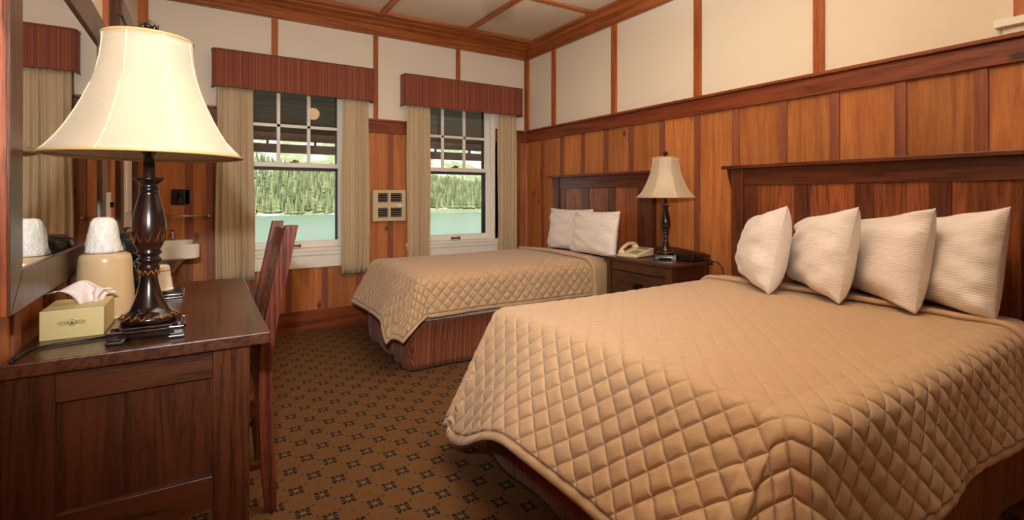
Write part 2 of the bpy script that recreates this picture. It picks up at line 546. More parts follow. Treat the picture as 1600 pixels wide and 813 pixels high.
def strip_back(a, b, z0, z1, y0, y1, m_, t_):
    segs = [(a, b)]
    for h in HOLES:
        ns = []
        for (p, q) in segs:
            if z0 < h[3] and z1 > h[2]:
                if q <= h[0] or p >= h[1]:
                    ns.append((p, q)); continue
                if p < h[0]: ns.append((p, h[0]))
                if q > h[1]: ns.append((h[1], q))
                lo, hi = max(p, h[0]), min(q, h[1])
                if z0 < h[2]: m_.box(lo, hi, y0, y1, z0, h[2], t_)
            else:
                ns.append((p, q))
        segs = ns
    for (p, q) in segs:
        m_.box(p, q, y0, y1, z0, z1, t_)


for a, b in zip(wx[:-1], wx[1:]):
    strip_back(a, b, 0.0, 1.80, YB - bt, YB + 0.001, mb, rnd())
struct(mb.build('trim_4', M['pine_z']))
mb = MB()
for xx in wx[1:-1]:
    strip_back(xx - 0.026, xx + 0.026, 0.0, 1.80, YB - bt - 0.010, YB - bt, mb, rnd())
struct(mb.build('trim_5', M['pine_dark_z'], bevel=0.002))
mb = MB()
strip_back(XL, XR - 0.034, 1.797, 1.905, YB - 0.034, YB, mb, 0.3)
strip_back(XL, XR - 0.055, 1.905, 1.925, YB - 0.05, YB, mb, 0.7)
struct(mb.build('trim_6', M['trim_x'], bevel=0.003))
# left wall wainscot (skips the door)
DY0, DY1 = 3.42, 4.08
bl = 0.026
mb = MB(); ly_ = [-1.7, -1.35, -1.0, -0.65, -0.3, 0.05, 0.4, 0.72, 1.04, 1.34, 1.66, 1.95, 2.25, 2.55, 2.85, 3.1, 3.30]
for a, b in zip(ly_[:-1], ly_[1:]):
    mb.box(XL - 0.001, XL + bl, a, b, 0.0, 1.80, rnd())
mb.box(XL - 0.001, XL + bl, 4.2, 4.45, 0.0, 1.80, rnd()); mb.box(XL - 0.001, XL + bl, 4.45, YB - bt, 0.0, 1.80, rnd())
struct(mb.build('trim_7', M['pine_z']))
mb = MB()
for y in ly_[1:-1] + [4.45]:
    mb.box(XL + bl, XL + bl + 0.008, y - 0.026, y + 0.026, 0.0, 1.80, rnd())
struct(mb.build('trim_8', M['pine_dark_z'], bevel=0.002))
mb = MB()
for a, b in ((YR, 3.30), (4.2, YB - 0.05)):
    mb.box(XL, XL + 0.042, a, b, 1.797, 1.905, 0.4); mb.box(XL, XL + 0.062, a, b, 1.905, 1.925, 0.6)
struct(mb.build('trim_9', M['trim_y'], bevel=0.003))
# base boards
mb = MB(); mb.box(XL, XR - 0.03, YB - 0.04, YB - 0.001, 0, 0.185, 0.2)
struct(mb.build('baseboard_back', M['trim_x'], bevel=0.003))
mb = MB(); mb.box(XR - 0.04, XR - 0.001, YR, YB, 0, 0.185, 0.2)
struct(mb.build('baseboard_right', M['trim_y'], bevel=0.003))
mb = MB(); mb.box(XL + 0.001, XL + 0.046, YR, 3.30, 0, 0.185, 0.2); mb.box(XL + 0.001, XL + 0.046, 4.2, YB - 0.04, 0, 0.185, 0.2)
struct(mb.build('baseboard_left', M['trim_y'], bevel=0.003))
# upper battens
UB = 2.73
mb = MB()
for a, b in ((XL, -0.355), (0.499, 0.549), (1.374, 1.417), (2.235, 2.28), (3.085, 3.12)):
    over = any(h[0] < a < h[1] for h in HOLES)
    mb.box(a, b, YB - 0.022, YB, WZ1 + 0.102 if over else CAPZ + 0.002, UB, rnd())
struct(mb.build('trim_10', M['trim_z'], bevel=0.003))
mb = MB()
for yc in (4.69, 4.192, 3.293, 2.412, 1.558, 0.69, -0.18, -1.05):
    w_ = 0.03 if yc < 4.5 else 0.028
    mb.box(XR - 0.022, XR, yc - w_, yc + w_, CAPZ + 0.002, UB, rnd())
struct(mb.build('trim_11', M['trim_z'], bevel=0.003))
mb = MB()
for yc in (2.4, 1.53, 0.66, -0.2, 3.14):
    mb.box(XL, XL + 0.022, yc - 0.03, yc + 0.03, CAPZ + 0.002, UB, rnd())
struct(mb.build('trim_12', M['trim_z'], bevel=0.003))
# cornice: fascia plus stepped crown, and flat ceiling band
mb = MB()
mb.box(XL, XR, YB - 0.035, YB, 2.722, 2.835, 0.5)
mb.prism([(YB, 2.80), (YB - 0.05, 2.815), (YB - 0.075, 2.838), (YB - 0.155, 2.846), (YB - 0.155, ZC), (YB, ZC)], 'x', XL, XR, 0.3)
mb.box(XL, XR, 4.44, 4.495, ZC - 0.03, ZC, 0.9)
struct(mb.build('trim_13', M['beam_x'], bevel=0.003))
mb = MB()
mb.box(XR - 0.035, XR, YR, YB - 0.035, 2.722, 2.835, 0.5)
mb.prism([(XR, 2.80), (XR - 0.05, 2.815), (XR - 0.075, 2.838), (XR - 0.12, 2.846), (XR - 0.12, ZC), (XR, ZC)], 'y', YR, YB - 0.15, 0.3)
struct(mb.build('trim_14', M['beam_y'], bevel=0.003))
mb = MB()
mb.box(XL, XL + 0.035, YR, YB - 0.035, 2.722, 2.835, 0.5)
mb.prism([(XL, 2.80), (XL + 0.05, 2.815), (XL + 0.075, 2.838), (XL + 0.12, 2.846), (XL + 0.12, ZC), (XL, ZC)], 'y', YR, YB - 0.15, 0.3)
struct(mb.build('trim_15', M['beam_y'], bevel=0.003))
# ceiling grid
mb = MB()
for xx in (2.262, 1.385, 0.508):
    mb.box(xx - 0.028, xx + 0.028, YR, 4.56, ZC - 0.024, ZC, rnd())
struct(mb.build('trim_16', M['beam_y'], bevel=0.003))
mb = MB()
for yy in (3.465, 2.43, 1.39, 0.35, -0.69):
    mb.box(XL + 0.12, XR - 0.12, yy - 0.028, yy + 0.028, ZC - 0.022, ZC, rnd())
struct(mb.build('trim_17', M['beam_x'], bevel=0.003))
# door on the left wall between desk and wash basin
d = thing('door_1', 'cream door in dark casing beyond the wall mirror', 'door', (XL, 3.75, 0), kind='structure')
mb = MB(); mb.box(XL, XL + 0.05, 3.30, DY0, 0, 2.24, 0.2); mb.box(XL, XL + 0.05, DY1, 4.2, 0, 2.24, 0.2); mb.box(XL, XL + 0.06, 3.28, 4.22, 2.14, 2.24, 0.3)
mb.build('door_casing', M['dark_z'], d, bevel=0.004)
mb = MB(); mb.box(XL, XL + 0.02, DY0, DY1, 0.0, 2.14)
for z0, z1 in ((0.2, 0.95), (1.1, 2.0)):
    for s in (0, 1):
        a = DY0 + 0.08 + s * 0.28; mb.box(XL + 0.02, XL + 0.028, a, a + 0.22, z0, z1)
mb.build('door_leaf', M['white_paint'], d, bevel=0.003)
MB().ball((XL + 0.06, DY0 + 0.06, 1.0), 0.026).build('door_knob', M['bronze'], d, smooth=True)

# cream painted ledge low on the right wall
o = MB()
o.box(XR - 0.075, XR, -0.4, 0.772, 1.957, 1.992)
o.box(XR - 0.05, XR, -0.38, 0.748, 1.926, 1.957)
struct(o.build('trim_18', M['white_paint'], bevel=0.002))

# ------------------------------------------------------------------ windows


def make_window(name, x0, x1, label):
    root = thing(name, label, 'window', ((x0 + x1) / 2, YB, WZ0), kind='structure')
    W = M['white_paint']
    g0, g1 = x0 + 0.075, x1 - 0.073          # glass edges inside sashes
    # casing on the room side, head, stool, apron
    mb = MB()
    mb.box(x0 - 0.09, x0 + 0.005, YB - 0.022, YB + 0.0, 0.74, WZ1 + 0.1); mb.box(x1 - 0.005, x1 + 0.09, YB - 0.022, YB, 0.74, WZ1 + 0.1)
    mb.box(x0 - 0.09, x1 + 0.09, YB - 0.024, YB, WZ1 - 0.005, WZ1 + 0.1)
    mb.build('casing', W, root, bevel=0.003)
    mb = MB(); mb.box(x0, x0 + 0.02, YB, YB + 0.14, WZ0, WZ1); mb.box(x1 - 0.02, x1, YB, YB + 0.14, WZ0, WZ1)
    mb.box(x0 + 0.02, x1 - 0.02, YB, YB + 0.14, WZ1 - 0.02, WZ1); mb.box(x0 + 0.02, x1 - 0.02, YB, YB + 0.14, WZ0, WZ0 + 0.02)
    mb.box(x0 + 0.02, x0 + 0.032, YB + 0.012, YB + 0.03, WZ0 + 0.04, WZ1 - 0.02); mb.box(x1 - 0.032, x1 - 0.02, YB + 0.012, YB + 0.03, WZ0 + 0.04, WZ1 - 0.02)
    mb.build('window_frame', W, root, bevel=0.002)
    mb = MB(); mb.box(x0 - 0.11, x1 + 0.11, YB - 0.048, YB + 0.03, 0.705, 0.735)
    mb.box(x0 - 0.09, x1 + 0.09, YB - 0.03, YB, 0.56, 0.705); mb.box(x0 - 0.1, x1 + 0.1, YB - 0.042, YB, 0.672, 0.705)
    mb.build('window_sill', W, root, bevel=0.004)
    # upper sash, outer track
    ya, yb = YB + 0.070, YB + 0.100
    u = MB()
    zt = WZ1 - 0.02; z0 = 1.452
    u.box(x0 + 0.02, g0, ya, yb, z0, zt); u.box(g1, x1 - 0.02, ya, yb, z0, zt)
    u.box(g0, g1, ya, yb, z0, 1.492); u.box(g0, g1, ya, yb, 2.17, zt)
    pw = (g1 - g0) / 3
    for k in (1, 2):
        u.box(g0 + pw * k - 0.014, g0 + pw * k + 0.014, ya + 0.004, yb - 0.004, 1.49, 2.18)
    u.box(g0, g1, ya + 0.004, yb - 0.004, 1.803, 1.829)
    us = u.build('upper_sash', W, root, bevel=0.002)
    MB().box(g0 - 0.005, g1 + 0.005, ya + 0.013, ya + 0.016, 1.485, 2.175).build('pane', M['glass'], us)
    # lower sash, inner track
    ya, yb = YB + 0.034, YB + 0.066
    u = MB(); u.box(x0 + 0.02, g0, ya, yb, 0.735, 1.492); u.box(g1, x1 - 0.02, ya, yb, 0.735, 1.492)
    u.box(g0, g1, ya, yb, 1.450, 1.490); u.box(g0, g1, ya, yb, 0.735, 0.795)
    ls = u.build('lower_sash', W, root, bevel=0.003)
    MB().box(g0 - 0.005, g1 + 0.005, ya + 0.013, ya + 0.016, 0.79, 1.452).build('pane', M['glass'], ls)
    xc = (g0 + g1) / 2
    mb = MB(); mb.box(xc - 0.035, xc + 0.035, ya - 0.004, ya + 0.02, 1.490, 1.500); mb.lathe([(0.014, 0), (0.014, 0.012), (0.008, 0.018)], (xc, ya + 0.01, 1.499), 16)
    mb.box(xc, xc + 0.034, ya - 0.002, ya + 0.012, 1.502, 1.512)
    mb.build('latch', M['bronze'], root, bevel=0.001)
    mb = MB(); mb.box(xc - 0.045, xc + 0.045, ya - 0.006, ya, 0.748, 0.764)
    mb.box(xc - 0.05, xc - 0.034, ya - 0.018, ya, 0.744, 0.77); mb.box(xc + 0.034, xc + 0.05, ya - 0.018, ya, 0.744, 0.77)
    mb.box(xc - 0.045, xc + 0.045, ya - 0.024, ya - 0.016, 0.75, 0.762)
    mb.build('sash_lift', M['bronze'], root, bevel=0.001)
    # dark outside screen frame
    ys = YB + 0.128; fw = 0.05
    s = MB(); s.box(x0 + 0.02, g0 + 0.012, ys, ys + 0.02, WZ0, 1.47); s.box(g1 - 0.006, x1 - 0.02, ys, ys + 0.02, WZ0, WZ1)
    s.box(g0, g1, ys, ys + 0.02, 1.425, 1.462); s.box(g0, g1, ys, ys + 0.02, WZ0, 0.75)
    s.build('screen_frame', M['screen_dark'], root)
    return root


make_window('window_1', W1[0], W1[1], 'white double hung window nearer the mirror, six panes above one')
make_window('window_2', W2[0], W2[1], 'white double hung window nearer the corner, beside the far bed')

# ------------------------------------------------------------------ outside: porch, lake, hills, forest
mb = MB()
n = 12
for k in range(n):
    ya = YB + 0.16 + (7.6 - YB - 0.16) * k / n; yb = YB + 0.16 + (7.6 - YB - 0.16) * (k + 1) / n
    za = 2.62 - 0.56 * k / n; zb = 2.62 - 0.56 * (k + 1) / n
    mb.add([(-4, ya, za), (9, ya, za), (9, yb, zb), (-4, yb, zb), (-4, ya, za + 0.04), (9, ya, za + 0.04), (9, yb, zb + 0.04), (-4, yb, zb + 0.04)],
           [(0, 1, 2, 3), (4, 7, 6, 5), (0, 4, 5, 1), (1, 5, 6, 2), (2, 6, 7, 3), (3, 7, 4, 0)], rnd())
pr = mb.build('porch_ceiling', M['porch_dark']); tag(pr, 'dark board ceiling of the porch outside the windows', 'porch ceiling', None, 'structure')
mb = MB(); mb.box(-4, 9, 7.55, 7.68, 1.80, 1.915); mb.box(-4, 9, 7.55, 7.62, 1.965, 2.30)
for k in range(20):
    mb.box(-3.6 + k * 0.62, -3.57 + k * 0.62, 7.58, 7.62, 1.91, 1.98)
pb = mb.build('porch_beam', M['porch_dark']); tag(pb, 'dark porch beam with short posts crossing the view outside', 'beam', None, 'structure')

def hillz(x, y):
    s = y - 328 - 6 * math.sin(x * 0.03) - 3 * math.sin(x * 0.11 + 1)
    if s < 0:
        return -11.6
    z = -11.2 + 1.4 * min(1, s / 6) + max(0, s - 6) * 0.29
    z += max(0, s - 130) * 0.25 + 5 * math.sin(x * 0.021 + 0.5) * min(1, s / 90) + 3.0 * math.sin(x * 0.05 + y * 0.03) * min(1, s / 50)
    if s > 190:
        z += (s - 190) * 0.35 * (0.8 + 0.5 * math.sin(x * 0.012 + 2))
    return z


t = NT('hillside_ground'); co = t.co()
a = t.noise(co, 0.05, 5, 0.65); b = t.noise(co, 0.4, 4, 0.6)
t.set(color=t.mix(t.ramp(a, [(0.48, (0, 0, 0, 1)), (0.56, (1, 1, 1, 1))]), t.mix(b, srgb(140, 150, 98), srgb(184, 186, 136)), t.mix(b, srgb(190, 182, 166), srgb(228, 220, 208))), rough=1.0, spec=0.0)
M['hill'] = t.m
mb = MB(); nx, ny = 90, 70; vs = []
for j in range(ny + 1):
    for i in range(nx + 1):
        xx = -150 + 700 * i / nx; yy = 318 + 620 * (j / ny) ** 1.5; vs.append((xx, yy, hillz(xx, yy)))
fs = [(j * (nx + 1) + i, j * (nx + 1) + i + 1, (j + 1) * (nx + 1) + i + 1, (j + 1) * (nx + 1) + i) for j in range(ny) for i in range(nx)]
mb.add(vs, fs); tag(mb.build('mountain', M['hill'], smooth=True), 'pale rocky mountainside rising behind the forest across the lake', 'mountain', None, 'structure')
t = NT('lake_water'); t.set(color=srgb(146, 168, 142), rough=0.3, spec=0.25)
t.bump(t.noise(t.mapping(t.co(), (0.3, 1, 1)), 0.8, 3), 0.05, 0.4)
mb = MB(); mb.add([(-300, 12, -11), (700, 12, -11), (700, 345, -11), (-300, 345, -11)], [(0, 1, 2, 3)])
tag(mb.build('lake', t.m), 'still green lake beyond the porch', 'lake', None, 'structure')
t = NT('conifer_hazed_green'); tt = t.attr()
t.set(color=t.mix(tt, srgb(98, 108, 72), srgb(168, 170, 116)), rough=0.9, spec=0.1)  # greens paled so the colour carries the aerial haze
mb = MB(); rs = random.Random(3)
cnt = 0
while cnt < 4200:
    xx = rs.uniform(-10, 330); s = rs.random() ** 1.2 * 100; yy = 336 + s
    if s > 40 and math.sin(xx * 0.045 + 1.0) + math.sin(yy * 0.05) + rs.uniform(-1, 1) > 0.9: continue
    z = hillz(xx, yy)
    if z < -10.6: continue
    h = rs.uniform(5, 10); r0 = h * rs.uniform(0.15, 0.23); k0 = rs.random(); cnt += 1
    vs = []; fs = []
    n = 6
    for tier, (zb, zt_, rr) in enumerate(((0.08, 0.55, 1.0), (0.36, 0.8, 0.72), (0.6, 1.0, 0.45))):
        b0 = len(vs)
        for k in range(n):
            aa = 2 * PI * k / n + k0 * 6; q = rr * r0 * (0.85 + 0.3 * rs.random())
            vs.append((xx + q * math.cos(aa), yy + q * math.sin(aa), z + h * zb))
        vs.append((xx, yy, z + h * zt_))
        fs += [(b0 + k, b0 + (k + 1) % n, b0 + n) for k in range(n)]
    mb.add(vs, fs, rs.random())
tag(mb.build('forest', t.m, fixn=False), 'conifer forest on the far shore of the lake', 'forest', None, 'stuff')

# ------------------------------------------------------------------ valances and curtains


def make_valance(x0, x1, label):
    z0, z1 = 2.075, 2.362
    yf = 4.59
    root = thing('window_valance', label, 'valance', ((x0 + x1) / 2, YB, z0), 'striped valances over the windows')
    poly = [(x0, YB - 0.002), (x0, yf + 0.03), (x0 + 0.010, yf + 0.008), (x0 + 0.03, yf), (x1 - 0.03, yf), (x1 - 0.010, yf + 0.008), (x1, yf + 0.03), (x1, YB - 0.002),
            (x1 - 0.02, YB - 0.002), (x1 - 0.02, yf + 0.035), (x1 - 0.035, yf + 0.02), (x0 + 0.035, yf + 0.02), (x0 + 0.02, yf + 0.035), (x0 + 0.02, YB - 0.002)]
    mb = MB(); mb.prism(poly, 'z', z0, z1); mb.prism(poly[:8], 'z', z1, z1 + 0.012)
    mb.build('valance_board', M['valance'], root, bevel=0.006)
    mb = MB()
    for z in (z0, z1 + 0.008):
        mb.tube([(p[0], p[1], z) for p in poly[:8]], 0.004, 6)
    mb.build('piping', M['valance'], root, smooth=True)


make_valance(0.06, 1.357, 'striped red-brown valance over the window nearer the mirror')
make_valance(1.637, 3.0, 'striped red-brown valance over the window nearer the corner')


def make_curtain(x0, x1, zb, label, seed, flare=0.015):
    rs = random.Random(seed); root = tag(None or bpy.data.objects.new('x', None)) if False else None
    nx, nz = 90, 26; L = x1 - x0; np_ = max(4, int(L / 0.042)); ph = [rs.uniform(-0.5, 0.5) for _ in range(np_ + 2)]
    mb = MB(); vs = []
    zt = 2.09
    for j in range(nz + 1):
        fz = j / nz; z = zt + (zb - zt) * fz
        for i in range(nx + 1):
            u = i / nx; k = u * np_
            amp = 0.010 + 0.012 * fz
            y = 4.640 - amp * math.sin(2 * PI * k + 1.6 * math.sin(fz * 2.2 + ph[int(k)] * 2) * 0.5 + ph[int(k)] * 0.0) * (0.8 + 0.4 * math.sin(k * 1.7 + seed)) + 0.004 * math.sin(u * 9 + fz * 5)
            xx = x0 + (x1 - x0) * u
            xx += (u - 0.5) * flare * 2 * fz + 0.006 * math.sin(fz * 6 + seed + u * 3) * fz
            vs.append((xx, y, z + 0.006 * math.sin(k * 2.1) * (fz > 0.98)))
    w = nx + 1
    fs = [(j * w + i, j * w + i + 1, (j + 1) * w + i + 1, (j + 1) * w + i) for j in range(nz) for i in range(nx)]
    mb.add(vs, fs)
    o = mb.build('curtain', M['curtain'], smooth=True, fixn=False)
    sd = o.modifiers.new('thick', 'SOLIDIFY'); sd.thickness = 0.003; sd.offset = 0
    tag(o, label, 'curtain', 'tan curtains beside the windows')
    return o


make_curtain(0.095, 0.352, 0.505, 'tan pleated curtain panel left of the window nearer the mirror, behind the desk lamp', 1)
make_curtain(1.072, 1.305, 0.492, 'tan pleated curtain panel between the window nearer the mirror and the wall heater', 2)
make_curtain(1.680, 1.918, 0.50, 'tan pleated curtain panel between the wall heater and the window nearer the corner', 3, 0.006)
make_curtain(2.695, 2.930, 0.50, 'tan pleated curtain panel right of the window nearer the corner', 4, 0.004)

# ------------------------------------------------------------------ wall heater, towel bar, outlet, switch, sink
x0, x1, z0, z1, yf = 1.352, 1.672, 0.958, 1.253, 4.655
r_ = thing('wall_heater', 'beige wall heater grille between the two windows', 'heater', ((x0 + x1) / 2, YB - 0.01, z0))
ix = [x0 + 0.05, (x0 + x1) / 2 - 0.012, (x0 + x1) / 2 + 0.012, x1 - 0.035]
iz = [z0 + 0.035, z0 + 0.125, z0 + 0.178, z0 + 0.265]
mb = MB()
mb.box(x0, ix[0], yf, YB - 0.01, z0, z1); mb.box(ix[3], x1, yf, YB - 0.01, z0, z1); mb.box(ix[1], ix[2], yf, YB - 0.01, z0, z1)
for za, zb in ((z0, iz[0]), (iz[1], iz[2]), (iz[3], z1)):
    mb.box(ix[0], ix[1], yf, YB - 0.01, za, zb); mb.box(ix[2], ix[3], yf, YB - 0.01, za, zb)
mb.build('housing', M['beige_metal'], r_)
mb = MB(); mb.box(ix[0], ix[3], 4.69, 4.7, iz[0], iz[3]); mb.build('heater_cavity', M['black_plastic'], r_)
mb = MB()
for a, b in ((iz[0], iz[1]), (iz[2], iz[3])):
    for k in range(4):
        z = a + (b - a) * (k + 0.5) / 4
        mb.box(ix[0], ix[1], yf + 0.008, yf + 0.016, z - 0.0025, z + 0.0025); mb.box(ix[2], ix[3], yf + 0.008, yf + 0.016, z - 0.0025, z + 0.0025)
    mb.build('grille', M['phone_dark'], r_); mb = MB()
MB().box(ix[3] - 0.05, ix[3] - 0.003, yf - 0.003, yf, iz[1] + 0.010, iz[1] + 0.036).build('label_plate', M['cup_white'], r_)

r_ = thing('towel_bar', 'thin steel towel bar on the wall left of the windows', 'towel bar', (-0.15, YB - 0.012, 1.04))
mb = MB(); mb.tube([(-0.36, 4.655, 1.04), (0.045, 4.655, 1.04)], 0.006, 10); mb.build('rod', M['chrome'], r_, smooth=True)
for x in (-0.355, 0.04):
    mb = MB(); mb.tube([(x, YB - 0.012, 1.04), (x, 4.65, 1.04)], [0.018, 0.011], 12); mb.box(x - 0.018, x + 0.018, YB - 0.016, YB - 0.012, 1.02, 1.06)
    mb.build('bracket', M['chrome'], r_, smooth='auto')
r_ = thing('power_outlet', 'black square power outlet above the towel bar', 'outlet', (-0.148, YB - 0.02, 1.13))
mb = MB(); mb.box(-0.209, -0.087, YB - 0.022, YB - 0.012, 1.128, 1.249); mb.build('cover_plate', M['black_plastic'], r_, bevel=0.003)
mb = MB(); mb.box(-0.17, -0.126, YB - 0.028, YB - 0.022, 1.16, 1.22); mb.build('socket', M['black_metal'], r_, bevel=0.004)
mb = MB(); mb.box(-0.152, -0.144, YB - 0.030, YB - 0.027, 1.168, 1.172); mb.box(-0.160, -0.134, YB - 0.029, YB - 0.027, 1.148, 1.152)
mb.build('screw', M['chrome'], r_)
r_ = thing('wall_switch', 'small white wall switch past the mirror end', 'switch', (XL + bl, 2.96, 1.14))
MB().box(XL + bl, XL + bl + 0.022, 2.925, 2.995, 1.10, 1.215).build('switch_plate', M['cup_white'], r_, bevel=0.003)
MB().box(XL + bl + 0.022, XL + bl + 0.036, 2.952, 2.968, 1.145, 1.17).build('toggle', M['black_plastic'], r_, bevel=0.002)

r_ = thing('wash_basin', 'white wall-hung wash basin in the back left corner', 'sink', (-0.22, 4.4, 0.6))
sx0, sx1, sy0, sy1 = XL + bl + 0.01, -0.02, 4.10, YB - bt - 0.012


def rrect(x0, x1, y0, y1, r, corners=(1, 1, 1, 1), n=8):
    pts = []
    for (cx, cy, a0, on) in ((x1 - r, y0 + r, -90, corners[0]), (x1 - r, y1 - r, 0, corners[1]), (x0 + r, y1 - r, 90, corners[2]), (x0 + r, y0 + r, 180, corners[3])):
        if on:
            for k in range(n + 1):
                a = R(a0 + 90 * k / n); pts.append((cx + r * math.cos(a), cy + r * math.sin(a)))
        else:
            sx = 1 if a0 in (-90, 0) else -1; sy = 1 if a0 in (0, 90) else -1
            pts.append((cx + sx * r, cy + sy * r))
    return pts


def loft(rings, mb, cap=(True, True), t_=0.5):
    n = len(rings[0]); vs = [v for r in rings for v in r]
    fs = [(i * n + k, i * n + (k + 1) % n, (i + 1) * n + (k + 1) % n, (i + 1) * n + k) for i in range(len(rings) - 1) for k in range(n)]
    if cap[0]: fs.append(tuple(range(n))[::-1])
    if cap[1]: fs.append(tuple(range((len(rings) - 1) * n, len(rings) * n)))
    mb.add(vs, fs, t_)


def rr3(x0, x1, y0, y1, r, z):
    return [(p[0], p[1], z) for p in rrect(x0, x1, y0, y1, r)]


mb = MB()
rings = [rr3(sx0 + 0.12, sx1 - 0.16, sy0 + 0.24, sy1 - 0.04, 0.04, 0.64), rr3(sx0 + 0.08, sx1 - 0.11, sy0 + 0.18, sy1 - 0.01, 0.06, 0.72), rr3(sx0 + 0.03, sx1 - 0.05, sy0 + 0.10, sy1, 0.05, 0.762),
         rr3(sx0 + 0.006, sx1 - 0.006, sy0 + 0.006, sy1, 0.05, 0.762), rr3(sx0, sx1, sy0, sy1, 0.05, 0.77), rr3(sx0, sx1, sy0, sy1, 0.05, 0.85),
         rr3(sx0 + 0.01, sx1 - 0.01, sy0 + 0.01, sy1 - 0.01, 0.045, 0.862), rr3(sx0 + 0.04, sx1 - 0.04, sy0 + 0.04, sy1 - 0.12, 0.06, 0.860),
         rr3(sx0 + 0.06, sx1 - 0.06, sy0 + 0.06, sy1 - 0.14, 0.06, 0.80), rr3(sx0 + 0.11, sx1 - 0.11, sy0 + 0.13, sy1 - 0.2, 0.05, 0.74)]
loft(rings, mb); mb.build('bowl', M['ceramic'], r_, smooth='auto')
mb = MB(); fx = (sx0 + sx1) / 2; mb.lathe([(0.024, 0), (0.022, 0.02), (0.014, 0.05), (0.014, 0.07)], (fx, sy1 - 0.06, 0.862), 16)
mb.tube([(fx, sy1 - 0.06, 0.925), (fx, sy1 - 0.12, 0.935), (fx, sy1 - 0.16, 0.915)], 0.010, 10); mb.build('faucet', M['chrome'], r_, smooth=True)
mb = MB(); mb.tube([(fx, 4.45, 0.63), (fx, 4.45, 0.45), (fx, 4.5, 0.40), (fx, 4.56, 0.45), (fx, YB - bt - 0.01, 0.46)], 0.018, 10); mb.build('drain_pipe', M['chrome'], r_, smooth=True)

# ------------------------------------------------------------------ wall mirror
mx0, mxf = XL + bl + 0.010, -0.338
my0, my1, mz0, mz1 = 1.42, 2.62, 0.950, 1.90
iy0, iy1, iz0, iz1 = 1.508, 2.53, 1.036, 1.785
r_ = thing('wall_mirror', 'large wood framed mirror on the wall above the desk', 'mirror', (mx0, (my0 + my1) / 2, mz0))
MB().box(mx0, -0.347, iy0 - 0.01, iy1 + 0.01, iz0 - 0.01, iz1 + 0.01).build('mirror_glass', M['mirror'], r_)


def frame_piece(name, pts, mat):
    """pts: four (y,z) corners, mitred; small slope toward the glass"""
    mb = MB(); mb.prism(pts, 'x', mx0, mxf); return mb.build(name, mat, r_, bevel=0.003)


frame_piece('frame_stile', [(my0, mz0), (iy0, iz0), (iy0, iz1), (my0, mz1)], M['frame_wood'])
frame_piece('frame_stile', [(my1, mz0), (my1, mz1), (iy1, iz1), (iy1, iz0)], M['frame_wood'])
frame_piece('frame_rail', [(my0, mz0), (my1, mz0), (iy1, iz0), (iy0, iz0)], M['frame_wood'])
frame_piece('frame_rail', [(my0, mz1), (iy0, iz1), (iy1, iz1), (my1, mz1)], M['frame_wood'])
o = MB().box(mx0, mxf - 0.004, my0 - 0.008, my0, mz0 + 0.001, mz1 - 0.001).build('frame_edge_painted_lit', M['frame_wood_lit'], r_, bevel=0.002)
o['label'] = 'near edge of the frame, flash brightness put into its orange-brown colour'

# ------------------------------------------------------------------ desk
DZ = 0.826
dx0, dx1, dy0, dy1 = XL + bl + 0.010, 0.157, 1.516, 2.585
r_ = thing('writing_desk', 'dark oak desk with panelled end below the wall mirror', 'desk', ((dx0 + dx1) / 2, (dy0 + dy1) / 2, 0))
mb = MB(); mb.box(dx0, dx1, dy0, dy1, DZ - 0.032, DZ); mb.build('desktop', M['dark_y'], r_, bevel=0.003)
for yy, s in ((dy0 + 0.02, 1), (dy1 - 0.02, -1)):
    ya, yb = sorted((yy, yy + s * 0.05)); pa, pb = sorted((yy + s * 0.016, yy + s * 0.03))
    ex1 = dx1 - 0.048
    mb = MB(); mb.box(dx0 + 0.003, -0.290, ya, yb, 0, DZ - 0.032, 0.1); mb.build('stile', M['dark_z'], r_, bevel=0.003)
    mb = MB(); mb.box(0.022, ex1, ya, yb, 0, DZ - 0.032, 0.9); mb.build('stile', M['dark_z'], r_, bevel=0.003)
    mb = MB(); mb.box(-0.290, 0.022, ya, yb, 0.719, DZ - 0.032, 0.8); mb.build('rail', M['dark_x'], r_, bevel=0.002)
    mb = MB(); mb.box(-0.290, 0.022, ya, yb, 0.372, 0.459, 0.5); mb.build('rail', M['dark_x'], r_, bevel=0.002)
    mb = MB(); mb.box(-0.290, 0.022, pa, pb, 0.459, 0.719, 0.6); mb.build('end_panel', M['desk_panel'], r_)
mb = MB(); mb.box(dx1 - 0.075, dx1 - 0.055, dy0 + 0.07, dy1 - 0.07, 0.70, DZ - 0.032); mb.build('apron', M['dark_y'], r_, bevel=0.002)
for a in (dy0 + 0.10, (dy0 + dy1) / 2 + 0.03):
    mb = MB(); mb.box(dx1 - 0.055, dx1 - 0.040, a, a + 0.40, 0.708, DZ - 0.042); dr = mb.build('drawer', M['dark_y'], r_, bevel=0.003)
    mb = MB(); mb.tube([(dx1 - 0.041, a + 0.18, 0.755), (dx1 - 0.020, a + 0.19, 0.748), (dx1 - 0.020, a + 0.24, 0.748), (dx1 - 0.041, a + 0.25, 0.755)], 0.004, 8); mb.build('handle', M['black_metal'], dr, smooth=True)

# ------------------------------------------------------------------ desk chair
CY0, CY1 = 2.085, 2.49
r_ = thing('desk_chair', 'dark wooden chair with a raked slatted back tucked at the desk', 'chair', (0.0, (CY0 + CY1) / 2, 0))
edge = [(0.0, 0.240), (0.11, 0.236), (0.22, 0.231), (0.40, 0.225), (0.55, 0.223), (0.675, 0.236), (0.80, 0.258), (1.085, 0.316)]
for yy, nm in ((CY0, 'leg'), (CY1, 'leg')):
    poly = [(x, z) for z, x in edge] + [(x - (0.040 if z < 0.1 else 0.048), z) for z, x in reversed(edge)]
    mb = MB(); mb.prism(poly, 'y', yy, yy + 0.036, 0.8 if yy == CY0 else 0.2); mb.build('back_post', M['chair_z'], r_, bevel=0.003)


